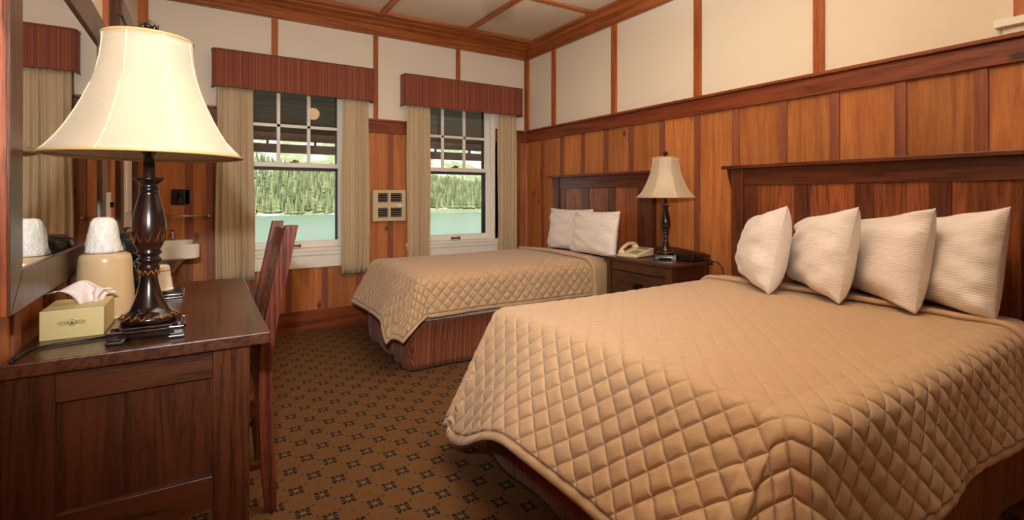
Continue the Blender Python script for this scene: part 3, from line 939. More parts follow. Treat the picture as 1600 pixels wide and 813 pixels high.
def backx(z):
    for (za, xa), (zb, xb) in zip(edge[:-1], edge[1:]):
        if za <= z <= zb:
            return xa + (xb - xa) * (z - za) / (zb - za)


def slab(z0, z1, yA, yB, th, inset):
    a, b = backx(z0) - inset, backx(z1) - inset
    m_ = MB(); m_.prism([(a, z0), (b, z1), (b - th, z1), (a - th, z0)], 'y', yA, yB, rnd()); return m_


slab(0.985, 1.068, CY0 + 0.036, CY1, 0.022, 0.014).build('top_rail', M['chair_y'], r_, bevel=0.003)
slab(0.55, 0.60, CY0 + 0.036, CY1, 0.022, 0.014).build('lower_rail', M['chair_y'], r_, bevel=0.003)
for k in range(5):
    y = CY0 + 0.036 + 0.034 + k * 0.066
    m_ = MB()
    for (za, zb) in ((0.60, 0.675), (0.675, 0.80), (0.80, 0.985)):
        a, b = backx(za) - 0.02, backx(zb) - 0.02; m_.prism([(a, za), (b, zb), (b - 0.012, zb), (a - 0.012, za)], 'y', y, y + 0.038, rnd())
    m_.build('slat', M['chair_z'], r_)
mb = MB(); loft([rr3(-0.245, 0.172, CY0 - 0.01, CY1 + 0.046, 0.03, 0.430), rr3(-0.25, 0.174, CY0 - 0.015, CY1 + 0.05, 0.035, 0.445), rr3(-0.24, 0.170, CY0 - 0.006, CY1 + 0.042, 0.03, 0.462)], mb)
mb.build('seat', M['chair_y'], r_, smooth='auto')
for yy in (CY0, CY1):
    MB().box(-0.235, -0.197, yy, yy + 0.036, 0, 0.430, rnd()).build('leg', M['chair_z'], r_, bevel=0.003)
    MB().box(-0.20, 0.185, yy + 0.008, yy + 0.028, 0.37, 0.429).build('seat_rail', M['chair_x'], r_, bevel=0.002)
    MB().box(-0.20, 0.19, yy + 0.008, yy + 0.028, 0.17, 0.20).build('stretcher', M['chair_x'], r_, bevel=0.002)

# ------------------------------------------------------------------ table lamps (built at the origin, then placed)


def make_lamp():
    root = thing('table_lamp', 'large table lamp', 'lamp', (0, 0, 0))
    B = M['lamp_base']
    mb = MB()
    h = 0.088
    plate = [(-h, -h + 0.022), (-h + 0.012, -h + 0.022), (-h + 0.022, -h + 0.012), (-h + 0.022, -h)]
    oct_ = []
    for k in range(4):
        c, s = round(math.cos(k * PI / 2)), round(math.sin(k * PI / 2))
        oct_ += [(c * p[0] - s * p[1], s * p[0] + c * p[1]) for p in plate]
    oct_ = oct_
    mb.prism(oct_, 'z', 0.016, 0.034); mb.prism([(p[0] * 0.93, p[1] * 0.93) for p in oct_], 'z', 0.034, 0.042)
    for sx in (-1, 1):
        for sy in (-1, 1):
            cx, cy = sx * (h - 0.018), sy * (h - 0.018)
            loft([[(cx + px * 0.019, cy + py * 0.019, 0.0) for px, py in ((-1, -1), (1, -1), (1, 1), (-1, 1))],
                  [(cx + px * 0.021, cy + py * 0.021, 0.008) for px, py in ((-1, -1), (1, -1), (1, 1), (-1, 1))],
                  [(cx + px * 0.017, cy + py * 0.017, 0.014) for px, py in ((-1, -1), (1, -1), (1, 1), (-1, 1))],
                  [(cx + px * 0.019, cy + py * 0.019, 0.036) for px, py in ((-1, -1), (1, -1), (1, 1), (-1, 1))]], mb)
    mb.build('base_plate', B, root, bevel=0.002)
    prof = [(0.066, 0.042), (0.070, 0.048), (0.071, 0.056), (0.066, 0.063), (0.056, 0.070), (0.048, 0.078), (0.044, 0.088), (0.036, 0.108), (0.029, 0.130), (0.0245, 0.150), (0.0220, 0.165),
            (0.0215, 0.176), (0.0230, 0.184), (0.0255, 0.194), (0.0270, 0.200), (0.0235, 0.207), (0.0245, 0.212), (0.0300, 0.219), (0.0305, 0.224), (0.0240, 0.230), (0.0250, 0.235), (0.0315, 0.240), (0.0315, 0.245),
            (0.0270, 0.251), (0.0330, 0.262), (0.0400, 0.280), (0.0430, 0.300), (0.0430, 0.318), (0.0405, 0.342), (0.0350, 0.370), (0.0290, 0.395), (0.0245, 0.413), (0.0225, 0.422),
            (0.0255, 0.426), (0.0255, 0.431), (0.0215, 0.436), (0.0225, 0.444), (0.0300, 0.452), (0.0390, 0.457), (0.0395, 0.461), (0.0300, 0.463), (0.0150, 0.465), (0.0145, 0.530), (0.0185, 0.535), (0.0185, 0.565), (0.010, 0.575)]
    MB().lathe(prof, n=40).build('lamp_body', B, root, smooth=True)
    # gilded leaf rings
    mb = MB()
    for (z0_, z1_, r0_, r1_, n_) in ((0.276, 0.305, 0.0405, 0.0445, 14), (0.066, 0.056, 0.0625, 0.0735, 18), (0.192, 0.178, 0.0265, 0.0245, 12)):
        for k in range(n_):
            a = 2 * PI * k / n_; da = PI / n_ * 0.86
            def P(an, r, z): return (r * math.cos(an), r * math.sin(an), z)
            mb.tube([P(a - da, r0_ + 0.0005, z0_), P(a, r1_, z1_), P(a + da, r0_ + 0.0005, z0_)], 0.0013, 5)
        lf = mb.build('leaf_ring', M['gold'], root, smooth=True); lf['label'] = 'gilded leaf ornament ring'; mb = MB()
    # shade
    th0 = R(-67.6)
    fr = [(0.0, 0.452), (0.08, 0.456), (0.2, 0.476), (0.33, 0.514), (0.45, 0.567), (0.57, 0.634), (0.68, 0.705), (0.78, 0.777), (0.87, 0.853), (0.95, 0.935), (1.0, 1.0)]
    RB, ZB, ZT = 0.243, 0.527, 0.869
    prof = [(RB * q, ZT - (ZT - ZB) * p) for p, q in fr]
    sc = lambda a, z: 1 - 0.045 * abs(math.sin(4 * (a - th0))) * (0.25 + 0.75 * min(1, (ZT - z) / 0.2) if z > ZB + 0.02 else 0.25)
    sh = MB().lathe(prof, n=96, cap=False, fr=sc).build('lamp_shade', M['shade'], root, smooth=True, fixn=False)
    sd = sh.modifiers.new('thick', 'SOLIDIFY'); sd.thickness = 0.0015; sd.offset = -1
    mb = MB()
    for k in range(8):
        a = th0 + k * PI / 4
        mb.tube([(r * 1.004 * math.cos(a), r * 1.004 * math.sin(a), z) for r, z in prof], 0.0024, 6)
    mb.build('seam', M['shade_seam'], sh, smooth=True)
    mb = MB()
    for rr, zz in ((prof[0][0], ZT), (prof[-1][0] * 0.995, ZB)):
        mb.tube([(rr * math.cos(2 * PI * k / 64), rr * math.sin(2 * PI * k / 64), zz) for k in range(64)], 0.0040, 8, closed=True)
        mb.build('binding', M['shade_trim'], sh, smooth=True); mb = MB()
    mb = MB()
    for k in range(3):
        a = k * 2 * PI / 3 + 0.3; mb.tube([(0, 0, 0.862), (0.109 * math.cos(a), 0.109 * math.sin(a), 0.866)], 0.0022, 6)
    mb.tube([(0.012, 0, 0.56), (0.055, 0, 0.62), (0.055, 0, 0.74), (0.0, 0, 0.86)], 0.0022, 6); mb.tube([(-0.012, 0, 0.56), (-0.055, 0, 0.62), (-0.055, 0, 0.74), (0.0, 0, 0.86)], 0.0022, 6)
    mb.build('harp', M['gold'], root, smooth=True)
    mb = MB(); mb.lathe([(0.006, 0.862), (0.010, 0.868), (0.014, 0.876), (0.009, 0.883), (0.014, 0.892), (0.019, 0.904), (0.016, 0.915), (0.008, 0.924), (0.002, 0.928)], n=16)
    for k in range(8):
        a = k * PI / 4; mb.tube([(0.011 * math.cos(a), 0.011 * math.sin(a), 0.885), (0.020 * math.cos(a), 0.020 * math.sin(a), 0.905), (0.024 * math.cos(a), 0.024 * math.sin(a), 0.918)], [0.004, 0.004, 0.001], 6)
    mb.build('finial', B, root, smooth=True)
    mb = MB(); mb.ball((0, 0, 0.63), 0.030, 0.030, 0.040); mb.lathe([(0.013, 0.572), (0.014, 0.60)], n=16)
    mb.build('bulb', M['cup_white'], root, smooth=True)
    return root


lamp = make_lamp()
lamp2 = copy_tree(lamp)
lamp.location = (-0.123, 1.653, DZ); lamp.scale = (0.912, 0.912, 0.912)
lamp.rotation_euler = (0, 0, 0)
lamp['label'] = 'large table lamp with cream bell shade standing on the desk'; lamp['group'] = 'matching table lamps'
lamp2.location = (2.865, 2.50, 0.738); lamp2.scale = (0.85, 0.85, 0.85); lamp2.rotation_euler = (0, 0, R(40))
lamp2['label'] = 'smaller table lamp with cream bell shade on the nightstand between the beds'; lamp2['group'] = 'matching table lamps'
light('nightstand_lamp_bulb', 'POINT', (2.865, 2.50, 0.738 + 0.56), 0.8, (1.0, 0.66, 0.30), shadow_soft_size=0.04)

# ------------------------------------------------------------------ things on the desk
# tissue box
bx0, bx1, by0, by1 = -0.390, -0.248, 1.885, 2.075
bz1 = DZ + 0.083
r_ = thing('tissue_box', 'flat cream tissue box with pinstripes on the desk', 'tissue box', ((bx0 + bx1) / 2, (by0 + by1) / 2, DZ))
t = NT('tissue_box_card'); s = t.sep(t.co())
ln = t.math('LESS_THAN', t.math('WRAP', s[0], 0.0042, 0.0), 0.0012); ln2 = t.math('LESS_THAN', t.math('WRAP', s[1], 0.0042, 0.0), 0.0012)
t.set(color=t.mix(t.math('MULTIPLY', t.math('MAXIMUM', ln, ln2), 0.35), srgb(226, 206, 146), srgb(176, 160, 96)), rough=0.5)
MB().box(bx0, bx1, by0, by1, DZ, bz1).build('carton', t.m, r_, bevel=0.002)
M['emblem'] = plain('olive_ink', srgb(96, 92, 52), 0.6)
mb = MB(); cx, cz = bx0 + 0.070, DZ + 0.045
def ring(cx, cz, rx, rz, y, r, n=28): return [(cx + rx * math.cos(2 * PI * k / n), y, cz + rz * math.sin(2 * PI * k / n)) for k in range(n)]
mb.tube(ring(cx, cz, 0.0085, 0.0085, by0 - 0.0004, 0.0007), 0.0007, 4, closed=True)
for s_ in (-1, 1):
    mb.tube(ring(cx + s_ * 0.019, cz, 0.012, 0.0048, by0 - 0.0004, 0.0006), 0.0006, 4, closed=True)
    for k in range(4):
        q = cx + s_ * (0.012 + k * 0.0045); mb.box(q - 0.0009, q + 0.0009, by0 - 0.0008, by0, cz - 0.0022, cz + 0.0022)
mb.prism([(cx - 0.006, cz - 0.005), (cx + 0.006, cz - 0.005), (cx, cz + 0.006)], 'y', by0 - 0.0008, by0)
em = mb.build('emblem', M['emblem'], r_); em['label'] = 'small olive oval emblem'
tx, ty = -0.305, 1.985
vs = []; nu, nv = 14, 14
for j in range(nv + 1):
    v = j / nv
    for i in range(nu + 1):
        u = i / nu - 0.5
        w_ = 0.030 + 0.055 * v
        x = tx + u * w_ * 1.3 - 0.055 * v ** 1.6 * (0.5 - u) + 0.012 * v
        y = ty + 0.018 * math.sin(u * 7 + v * 2) + 0.01 * v
        z = bz1 - 0.004 + 0.062 * math.sin(v * 2.0) * (1 - 0.35 * abs(u)) + 0.010 * math.cos(u * 8) * v
        vs.append((x, y, z))
mb = MB(); mb.add(vs, [(j * (nu + 1) + i, j * (nu + 1) + i + 1, (j + 1) * (nu + 1) + i + 1, (j + 1) * (nu + 1) + i) for j in range(nv) for i in range(nu)])
vs = [(x + 0.030 + 0.0 * y, ty - (y - ty) * 0.8 + 0.012, bz1 - 0.004 + (z - bz1) * 0.75) for (x, y, z) in [(tx + (p[0] - tx) * -0.45, p[1], p[2]) for p in vs]]
mb.add(vs, [(j * (nu + 1) + i, j * (nu + 1) + i + 1, (j + 1) * (nu + 1) + i + 1, (j + 1) * (nu + 1) + i) for j in range(nv) for i in range(nu)])
o = mb.build('tissue', M['tissue'], r_, smooth=True); sd = o.modifiers.new('t', 'SOLIDIFY'); sd.thickness = 0.0012
K9 = 0.912


def settle(root, x, y, z):
    root.location = (x, y, z); root.scale = (K9, K9, K9)


settle(r_, -0.291, 1.806, DZ)

# ice bucket (tapered, wider at the desk) with wrapped cup on top
bc = (-0.272, 2.185)
r_ = thing('ice_bucket', 'tan glossy ice bucket behind the tissue box', 'bucket', (bc[0], bc[1], DZ))
MB().lathe([(0.078, 0.0), (0.079, 0.006), (0.068, 0.185), (0.067, 0.196), (0.063, 0.206), (0.054, 0.211), (0.02, 0.212)], (bc[0], bc[1], DZ), 48).build('bucket_body', M['bucket'], r_, smooth='auto')
mb = MB(); mb.lathe([(0.0805, 0.0), (0.0815, 0.004), (0.0805, 0.008)], (bc[0], bc[1], DZ), 48); mb.build('rim', M['bucket'], r_, smooth=True)
settle(r_, -0.258, 1.985, DZ); r_.scale = (0.98, 0.98, 0.93)
cc = (bc[0] + 0.004, bc[1] - 0.004); cz = DZ + 0.213
r_ = thing('wrapped_cup', 'clear plastic cups wrapped in crinkled film, upside down on the ice bucket', 'cup', (cc[0], cc[1], cz))
MB().lathe([(0.037, 0.0), (0.038, 0.004), (0.0275, 0.092), (0.024, 0.096)], (cc[0], cc[1], cz), 32).build('inner_cup', M['cup_white'], r_, smooth='auto')
rs2 = random.Random(5)
nz_ = {}
def crink(a, z):
    return 1 + 0.035 * math.sin(a * 5 + z * 90) + 0.03 * math.sin(a * 9 - z * 140 + 1) + 0.02 * math.sin(a * 17 + z * 60)
MB().lathe([(0.030, 0.0), (0.046, 0.0015), (0.045, 0.010), (0.042, 0.030), (0.039, 0.055), (0.035, 0.08), (0.031, 0.098), (0.024, 0.110), (0.012, 0.113)], (cc[0], cc[1], cz + 0.0005), 64, fr=crink).build('film_wrap', M['wrap'], r_, smooth=True)
settle(r_, -0.262, 1.982, DZ + 0.1975); r_.scale = (1.0, 1.0, 0.97)

# coffee maker
kc = (-0.268, 2.47)
r_ = thing('coffee_maker', 'small black coffee maker behind the ice bucket', 'coffee maker', (kc[0], kc[1], DZ))
def ell(cx, cy, rx, ry, z, n=28, e=2.6):
    o_ = []
    for k in range(n):
        a = 2 * PI * k / n; c, s = math.cos(a), math.sin(a)
        o_.append((cx + rx * math.copysign(abs(c) ** (2 / e), c), cy + ry * math.copysign(abs(s) ** (2 / e), s), z))
    return o_
mb = MB(); loft([ell(kc[0] + 0.01, kc[1], 0.082, 0.10, DZ), ell(kc[0] + 0.01, kc[1], 0.084, 0.10, DZ + 0.006), ell(kc[0] + 0.01, kc[1], 0.080, 0.096, DZ + 0.034), ell(kc[0] + 0.01, kc[1], 0.068, 0.085, DZ + 0.040)], mb)
mb.build('foot', M['black_plastic'], r_, smooth='auto')
mb = MB(); mb.box(kc[0] - 0.06, kc[0] + 0.06, kc[1] + 0.025, kc[1] + 0.09, DZ + 0.03, DZ + 0.20); mb.build('column', M['black_plastic'], r_, bevel=0.01)
mb = MB(); loft([ell(kc[0], kc[1], 0.066, 0.088, DZ + 0.175), ell(kc[0], kc[1], 0.078, 0.098, DZ + 0.185), ell(kc[0], kc[1], 0.078, 0.098, DZ + 0.215), ell(kc[0], kc[1], 0.068, 0.088, DZ + 0.245), ell(kc[0], kc[1], 0.045, 0.06, DZ + 0.262), ell(kc[0], kc[1], 0.015, 0.02, DZ + 0.268)], mb)
mb.build('brew_head', M['black_plastic'], r_, smooth='auto')
t = NT('dark_carafe_glass'); t.set(color=srgb(30, 24, 22), rough=0.05, spec=0.8, coat=0.6); M['carafe'] = t.m
mb = MB(); mb.lathe([(0.040, 0.04), (0.052, 0.055), (0.055, 0.09), (0.046, 0.125), (0.036, 0.14), (0.038, 0.150)], (kc[0] + 0.012, kc[1] - 0.03, DZ), 32)
ca = mb.build('carafe', M['carafe'], r_, smooth=True)
mb = MB(); q = (kc[0] + 0.012, kc[1] - 0.03); mb.tube([(q[0] + 0.045, q[1] - 0.02, DZ + 0.13), (q[0] + 0.078, q[1] - 0.03, DZ + 0.125), (q[0] + 0.080, q[1] - 0.03, DZ + 0.07), (q[0] + 0.052, q[1] - 0.02, DZ + 0.065)], 0.006, 8)
mb.build('handle', M['black_plastic'], ca, smooth=True)
settle(r_, -0.252, 2.253, DZ)

# tray with upside-down mug
tc = (-0.128, 2.41)
r_ = thing('coffee_tray', 'dark slatted tray beside the coffee maker', 'tray', (tc[0], tc[1], DZ))
mb = MB(); mb.box(tc[0] - 0.062, tc[0] + 0.062, tc[1] - 0.075, tc[1] + 0.075, DZ, DZ + 0.010)
mb.build('tray_base', M['black_plastic'], r_, bevel=0.002)
mb = MB()
for k, zz in enumerate((0.014, 0.026)):
    mb.tube([(p[0], p[1], DZ + zz) for p in rrect(tc[0] - 0.062, tc[0] + 0.062, tc[1] - 0.075, tc[1] + 0.075, 0.012, n=3)], 0.0025, 6, closed=True)
mb.build('edge_wire', M['chrome'], r_, smooth=True)
mb = MB(); mb.box(tc[0] - 0.058, tc[0] + 0.058, tc[1] - 0.071, tc[1] + 0.071, DZ + 0.010, DZ + 0.036)
mb.build('tray_lining', M['black_metal'], r_, bevel=0.004)
settle(r_, -0.117, 2.198, DZ)
qc = (-0.142, 2.405)
r_ = thing('white_mug', 'white cup upside down on the dark tray', 'cup', (qc[0], qc[1], DZ + 0.0365))
MB().lathe([(0.034, 0.0), (0.044, 0.001), (0.0445, 0.006), (0.041, 0.008), (0.030, 0.094), (0.026, 0.098), (0.024, 0.094)], (qc[0], qc[1], DZ + 0.0365), 40).build('cup_body', M['cup_white'], r_, smooth='auto')
MB().lathe([(0.0322, 0.076), (0.0332, 0.078), (0.0322, 0.080)], (qc[0], qc[1], DZ + 0.0365), 40).build('orange_line', M['cup_line'], r_, smooth=True)
settle(r_, -0.130, 2.193, DZ + 0.0335)
# lamp power cord on the desk
pts = [(-0.205, 1.67), (-0.27, 1.655), (-0.315, 1.65), (-0.345, 1.635), (-0.358, 1.60), (-0.362, 1.56), (-0.362, 1.522)]
mb = MB(); mb.tube([((p[0] + 0.123) / K9, (p[1] - 1.653) / K9, 0.0045) for p in pts], 0.0038, 8)
o = mb.build('power_cord', M['cord'], smooth=True); o.parent = lamp

# ------------------------------------------------------------------ headboards


def make_headboard(y0, y1, npan, label):
    xf, xb = 3.052, XR - 0.045
    zt = 1.40
    root = thing('headboard', label, 'headboard', (3.06, (y0 + y1) / 2, 0), 'mission style headboards')
    pw = 0.085
    MB().box(3.0, XR - 0.025, y0 - 0.05, y1 + 0.05, zt - 0.022, zt).build('top_shelf', M['head_y'], root, bevel=0.003)
    for a in (y0, y1 - pw):
        MB().box(xf - 0.012, xb + 0.015, a, a + pw, 0, zt - 0.022, rnd()).build('post', M['head_z'], root, bevel=0.003)
    MB().box(xf, xb, y0 + pw, y1 - pw, zt - 0.13, zt - 0.022).build('top_rail', M['head_y'], root, bevel=0.002)
    MB().box(xf, xb, y0 + pw, y1 - pw, 0.36, 0.46).build('bottom_rail', M['head_y'], root, bevel=0.002)
    L = (y1 - y0 - 2 * pw); st = 0.09; wp = (L - (npan + 1) * st) / npan
    for k in range(npan + 1):
        a = y0 + pw + k * (st + wp); MB().box(xf + 0.006, xb, a, a + st, 0.46, zt - 0.13, rnd()).build('stile', M['head_z'], root, bevel=0.002)
    for k in range(npan):
        a = y0 + pw + st + k * (st + wp)
        m_ = MB(); c = sorted([a + wp * rnd() * 0.5 + wp * 0.1, a + wp * 0.8]); cuts = [a, c[0], c[1], a + wp]
        for p, q in zip(cuts[:-1], cuts[1:]):
            m_.box(xf + 0.016, xb - 0.01, p, q, 0.46, zt - 0.13, rnd())
        m_.build('panel', M['head_panel'], root)
    for a, s in ((y0, -1), (y1, 1)):
        m_ = MB(); pts = [(a, zt - 0.022), (a + s * 0.045, zt - 0.022), (a + s * 0.043, zt - 0.05), (a + s * 0.03, zt - 0.10), (a + s * 0.016, zt - 0.15), (a, zt - 0.20)]
        m_.prism(pts, 'x', xf + 0.01, xb - 0.01); m_.build('corbel', M['head_z'], root)
    return root


make_headboard(0.51, 2.09, 4, 'wide dark oak headboard behind four pillows on the near bed')
make_headboard(2.79, 4.11, 3, 'dark oak headboard behind two pillows on the far bed')

# ------------------------------------------------------------------ beds, skirts, quilts


def make_bed(label, bx, by0_, by1_, my0_, my1_, ztop):
    root = thing('bed', label, 'bed', ((bx + 3.0) / 2, (by0_ + by1_) / 2, 0), 'quilted beds')
    MB().box(bx + 0.02, 3.015, by0_ + 0.02, by1_ - 0.02, 0.10, 0.345).build('box_spring', M['sheet'], root, bevel=0.03)
    mb = MB(); loft([rr3(bx + 0.07, 3.018, my0_ + 0.04, my1_ - 0.04, 0.08, 0.346), rr3(bx + 0.05, 3.02, my0_ + 0.02, my1_ - 0.02, 0.09, 0.38), rr3(bx + 0.05, 3.02, my0_ + 0.02, my1_ - 0.02, 0.09, ztop - 0.11),
                     rr3(bx + 0.075, 3.018, my0_ + 0.045, my1_ - 0.045, 0.08, ztop - 0.05), rr3(bx + 0.13, 3.0, my0_ + 0.10, my1_ - 0.10, 0.06, ztop - 0.012)], mb)
    mb.build('mattress', M['sheet'], root, smooth='auto')
    for k, (cx, cy) in enumerate(((bx + 0.15, by0_ + 0.15), (bx + 0.15, by1_ - 0.15), (2.85, by0_ + 0.15), (2.85, by1_ - 0.15))):
        MB().lathe([(0.02, 0), (0.02, 0.10)], (cx, cy, 0), 12).build('leg', M['black_metal'], root)
    # skirt: gathered wall of cloth around three sides
    path = [(3.0, by0_)] + [(3.0 - (3.0 - bx - 0.06) * k / 40, by0_) for k in range(1, 41)]
    path += [(bx + 0.06 - 0.06 * math.sin(a), by0_ + 0.06 - 0.06 * math.cos(a)) for a in (0.3, 0.6, 0.9, 1.2, 1.5)]
    path += [(bx, by0_ + 0.06 + (by1_ - by0_ - 0.12) * k / 40) for k in range(1, 41)]
    path += [(bx + 0.06 - 0.06 * math.cos(a), by1_ - 0.06 + 0.06 * math.sin(a)) for a in (0.3, 0.6, 0.9, 1.2, 1.5)]
    path += [(bx + 0.06 + (3.0 - bx - 0.06) * k / 40, by1_) for k in range(1, 41)]
    vs = []; npth = len(path); nz = 8
    for j in range(nz + 1):
        z = 0.345 - (0.345 - 0.012) * j / nz; f = j / nz
        for i, p in enumerate(path):
            q = path[min(i + 1, npth - 1)]; o_ = path[max(i - 1, 0)]; d = Vector((q[0] - o_[0], q[1] - o_[1])).normalized(); nrm = Vector((d.y, -d.x))
            s = i * 0.045; a = (0.004 + 0.012 * f) * math.sin(s * 14 + 2 * math.sin(s * 3)) * (0.6) + 0.022 * f * 0.6
            vs.append((p[0] - nrm.x * -a * 1, p[1] - nrm.y * -a, z))
    mb = MB(); mb.add(vs, [(j * npth + i, j * npth + i + 1, (j + 1) * npth + i + 1, (j + 1) * npth + i) for j in range(nz) for i in range(npth - 1)])
    o = mb.build('bed_skirt', M['skirt'], root, smooth=True, fixn=False); sd = o.modifiers.new('t', 'SOLIDIFY'); sd.thickness = 0.004; sd.offset = 0
    return root


def make_quilt(name, label, xh, xf, y0, y1, zt, Lf, Ls0, Ls1, phf, phs, seed, cellsz=0.064, seam=None, fold=1.0, Rc=0.6, low=0.0, lown=0.0):
    """cloth coordinates a (head to foot) and b (near side to far side), draped over the mattress edges"""
    st = 0.0068; A = xh - xf; B = y1 - y0
    a = np.arange(0, A + Lf + st / 2, st); b = np.arange(-Ls0, B + Ls1 + st / 2, st)
    a[-1] = A + Lf; b[-1] = B + Ls1
    AA, BB = np.meshgrid(a, b, indexing='ij')
    da = np.maximum(0, AA - A); neg = np.maximum(0, -BB); pos = np.maximum(0, BB - B); db = neg + pos; sg = np.where(pos > 0, 1.0, -1.0)
    rho = np.hypot(da, db) + 1e-9
    thc = np.arctan2(db, da)
    Lside = np.where(neg > 0, Ls0, Ls1)
    rbd = 1 / np.maximum(np.cos(thc) / Lf, np.sin(thc) / Lside)
    rho = rho * np.where((da > 0) & (db > 0), (rbd ** -6.0 + Rc ** -6.0) ** (-1 / 6.0) / rbd * (1 + (np.minimum(Lf, Lside) / Rc) ** 6 * 0.0), 1.0)
    # the foot drape hangs lower towards its far corner
    rampc = np.clip((BB - (B - 0.52)) / 0.52, 0, 1); rampc = rampc * rampc * (3 - 2 * rampc)
    lowf = np.where((da > 0) & (neg == 0), np.where(db > 0, (1 - thc / (np.pi / 2)) ** 2, rampc), 0.0) * low
    rn = np.clip((0.20 - BB) / 0.20, 0, 1); rn = rn * rn * (3 - 2 * rn)
    lown_ = np.where((da > 0) & (pos == 0), np.where(db > 0, (1 - thc / (np.pi / 2)) ** 1.5, rn), 0.0) * lown
    rho = rho * (1 + 0.30 * lowf + 0.30 * lown_)
    w = thc / (np.pi / 2)          # 0 foot .. 1 side
    rb = 0.075
    # final hang angle (90 deg = vertical); corner cone flares outward
    phi = phf + (phs - phf) * w
    corner = np.sin(np.pi * w) ** 2 * ((da > 0) & (db > 0))
    phi = phi + R(8) * lowf + R(6) * lown_
    phi = phi - R(4) * corner + R(7) * np.sin(2 * np.pi * w) ** 2 * (w < 0.5) * ((da > 0) & (neg > 0)) * fold
    phi = phi + R(3) * np.sin(AA * 9 + seed) * np.minimum(1, db / 0.2) * (da == 0) + R(3) * np.sin(BB * 8 + seed * 2) * np.minimum(1, da / 0.2) * (db == 0)
    phi = np.clip(phi, R(30), R(92))
    s1 = rb * phi
    inb = rho < s1
    ang = np.minimum(rho / rb, phi)
    h = rb * np.sin(ang) + np.where(inb, 0, (rho - s1) * np.cos(phi))
    v = rb * (1 - np.cos(ang)) + np.where(inb, 0, (rho - s1) * np.sin(phi))
    thd = np.where((da > 0) & (pos > 0), (np.pi / 2) * w ** 1.8, np.where((da > 0) & (neg > 0), (np.pi / 2) * w ** 1.25, thc))
    dx = np.where(rho > 1e-6, np.cos(thd), 0) * (da > 0); dy = np.where(rho > 1e-6, np.sin(thd), 0) * (db > 0)
    X = np.where(da > 0, xf, xh - AA) - h * dx
    Y = np.where(neg > 0, y0, np.where(pos > 0, y1, y0 + BB)) + sg * h * dy
    X = np.where(da > 0, xf - h * dx, xh - AA)
    Z = zt - v
    top = (da == 0) & (db == 0)
    rng = np.random.RandomState(seed)
    # gentle crown and lumps on the top
    Z += 0.012 * np.sin(np.clip(BB / B, 0, 1) * np.pi) * 1.0
    for _ in range(5):
        kx, ky, p = rng.uniform(2, 7), rng.uniform(2, 7), rng.uniform(0, 6); Z += 0.0016 * np.sin(AA * kx + BB * ky + p)
    Z = np.maximum(Z, 0.035 + 0.01 * np.sin(AA * 20))
    P = np.stack([X, Y, Z], -1)
    dA = np.gradient(P, axis=0); dB = np.gradient(P, axis=1)
    N = np.cross(dB, dA); N /= np.linalg.norm(N, axis=-1, keepdims=True) + 1e-12
    if N[len(a) // 3, len(b) // 2, 2] < 0: N = -N
    # diamond quilting
    def f(x):
        q = np.abs(2 * (x - np.floor(x)) - 1); return np.clip(1 - q ** 2.4, 0, 1) ** 0.62
    u = (AA + BB) / (cellsz * math.sqrt(2)); vv = (AA - BB) / (cellsz * math.sqrt(2))
    ht = f(u) * f(vv)
    edge = np.minimum(np.minimum(AA, A + Lf - AA), np.minimum(BB + Ls0, B + Ls1 - BB))
    hem = edge < 0.032
    ht = np.where(hem, 1 - (np.abs(edge - 0.016) / 0.016) ** 2.5, ht)
    amp = np.where(rho > 0.03, 0.0080, 0.0048)
    amp = 0.0026 + 0.0054 * np.clip(rho / 0.12, 0, 1)
    amp = np.where(hem, 0.0045, amp)
    puck = 0
    for _ in range(10):
        kx, ky, p = rng.uniform(40, 120) * rng.choice([-1, 1]), rng.uniform(40, 120), rng.uniform(0, 6); puck = puck + np.sin(AA * kx + BB * ky + p)
    D = amp * ht + puck * 0.00035 * np.clip(rho / 0.15, 0.15, 1)
    if seam is not None:
        D = D - 0.006 * np.exp(-((BB - seam) / 0.006) ** 2) * (AA > 0.1)
    P = P + N * D[..., None]
    na, nb = len(a), len(b)
    me = bpy.data.meshes.new(name)
    idx = np.arange(na * nb).reshape(na, nb)
    q = np.stack([idx[:-1, :-1], idx[:-1, 1:], idx[1:, 1:], idx[1:, :-1]], -1).reshape(-1, 4)
    if N[0, 0, 2] is None: pass
    me.from_pydata(P.reshape(-1, 3).tolist(), [], q.tolist())
    me.materials.append(M['quilt'])
    me.polygons.foreach_set('use_smooth', [True] * len(me.polygons)); me.update()
    uvl = me.uv_layers.new(name='cloth'); uu = u.reshape(-1); v2 = vv.reshape(-1)
    hemf = hem.reshape(-1)
    li = np.empty(len(me.loops), dtype=np.int32); me.loops.foreach_get('vertex_index', li)
    uvs = np.stack([np.where(hemf[li], 0.5, uu[li]), np.where(hemf[li], 0.5, v2[li])], -1)
    sl = me.attributes.new('slack', 'FLOAT', 'POINT'); sl.data.foreach_set('value', (0.45 + 0.55 * np.clip(rho / 0.12, 0, 1)).reshape(-1).astype(np.float32))
    uvl.data.foreach_set('uv', uvs.reshape(-1))
    root = thing(name, label, 'bedspread', ((xh + xf) / 2, (y0 + y1) / 2, zt), 'tan quilted bedspreads')
    o = bpy.data.objects.new('quilt', me); COL.objects.link(o); o.parent = root; o.location = -Vector(root.location)
    sd = o.modifiers.new('thick', 'SOLIDIFY'); sd.thickness = 0.010; sd.offset = -1 if me.polygons[len(me.polygons) // 3].normal.z > 0 else 1
    # folded-back top edge: rolled band reaching under the pillows, draping at the sides
    nb2 = 150; vs = []; prof = [(-0.012, 0.000), (-0.020, 0.008), (-0.016, 0.018), (-0.002, 0.024), (0.02, 0.020), (0.06, 0.014), (0.12, 0.012), (0.18, 0.006), (0.19, -0.004)]
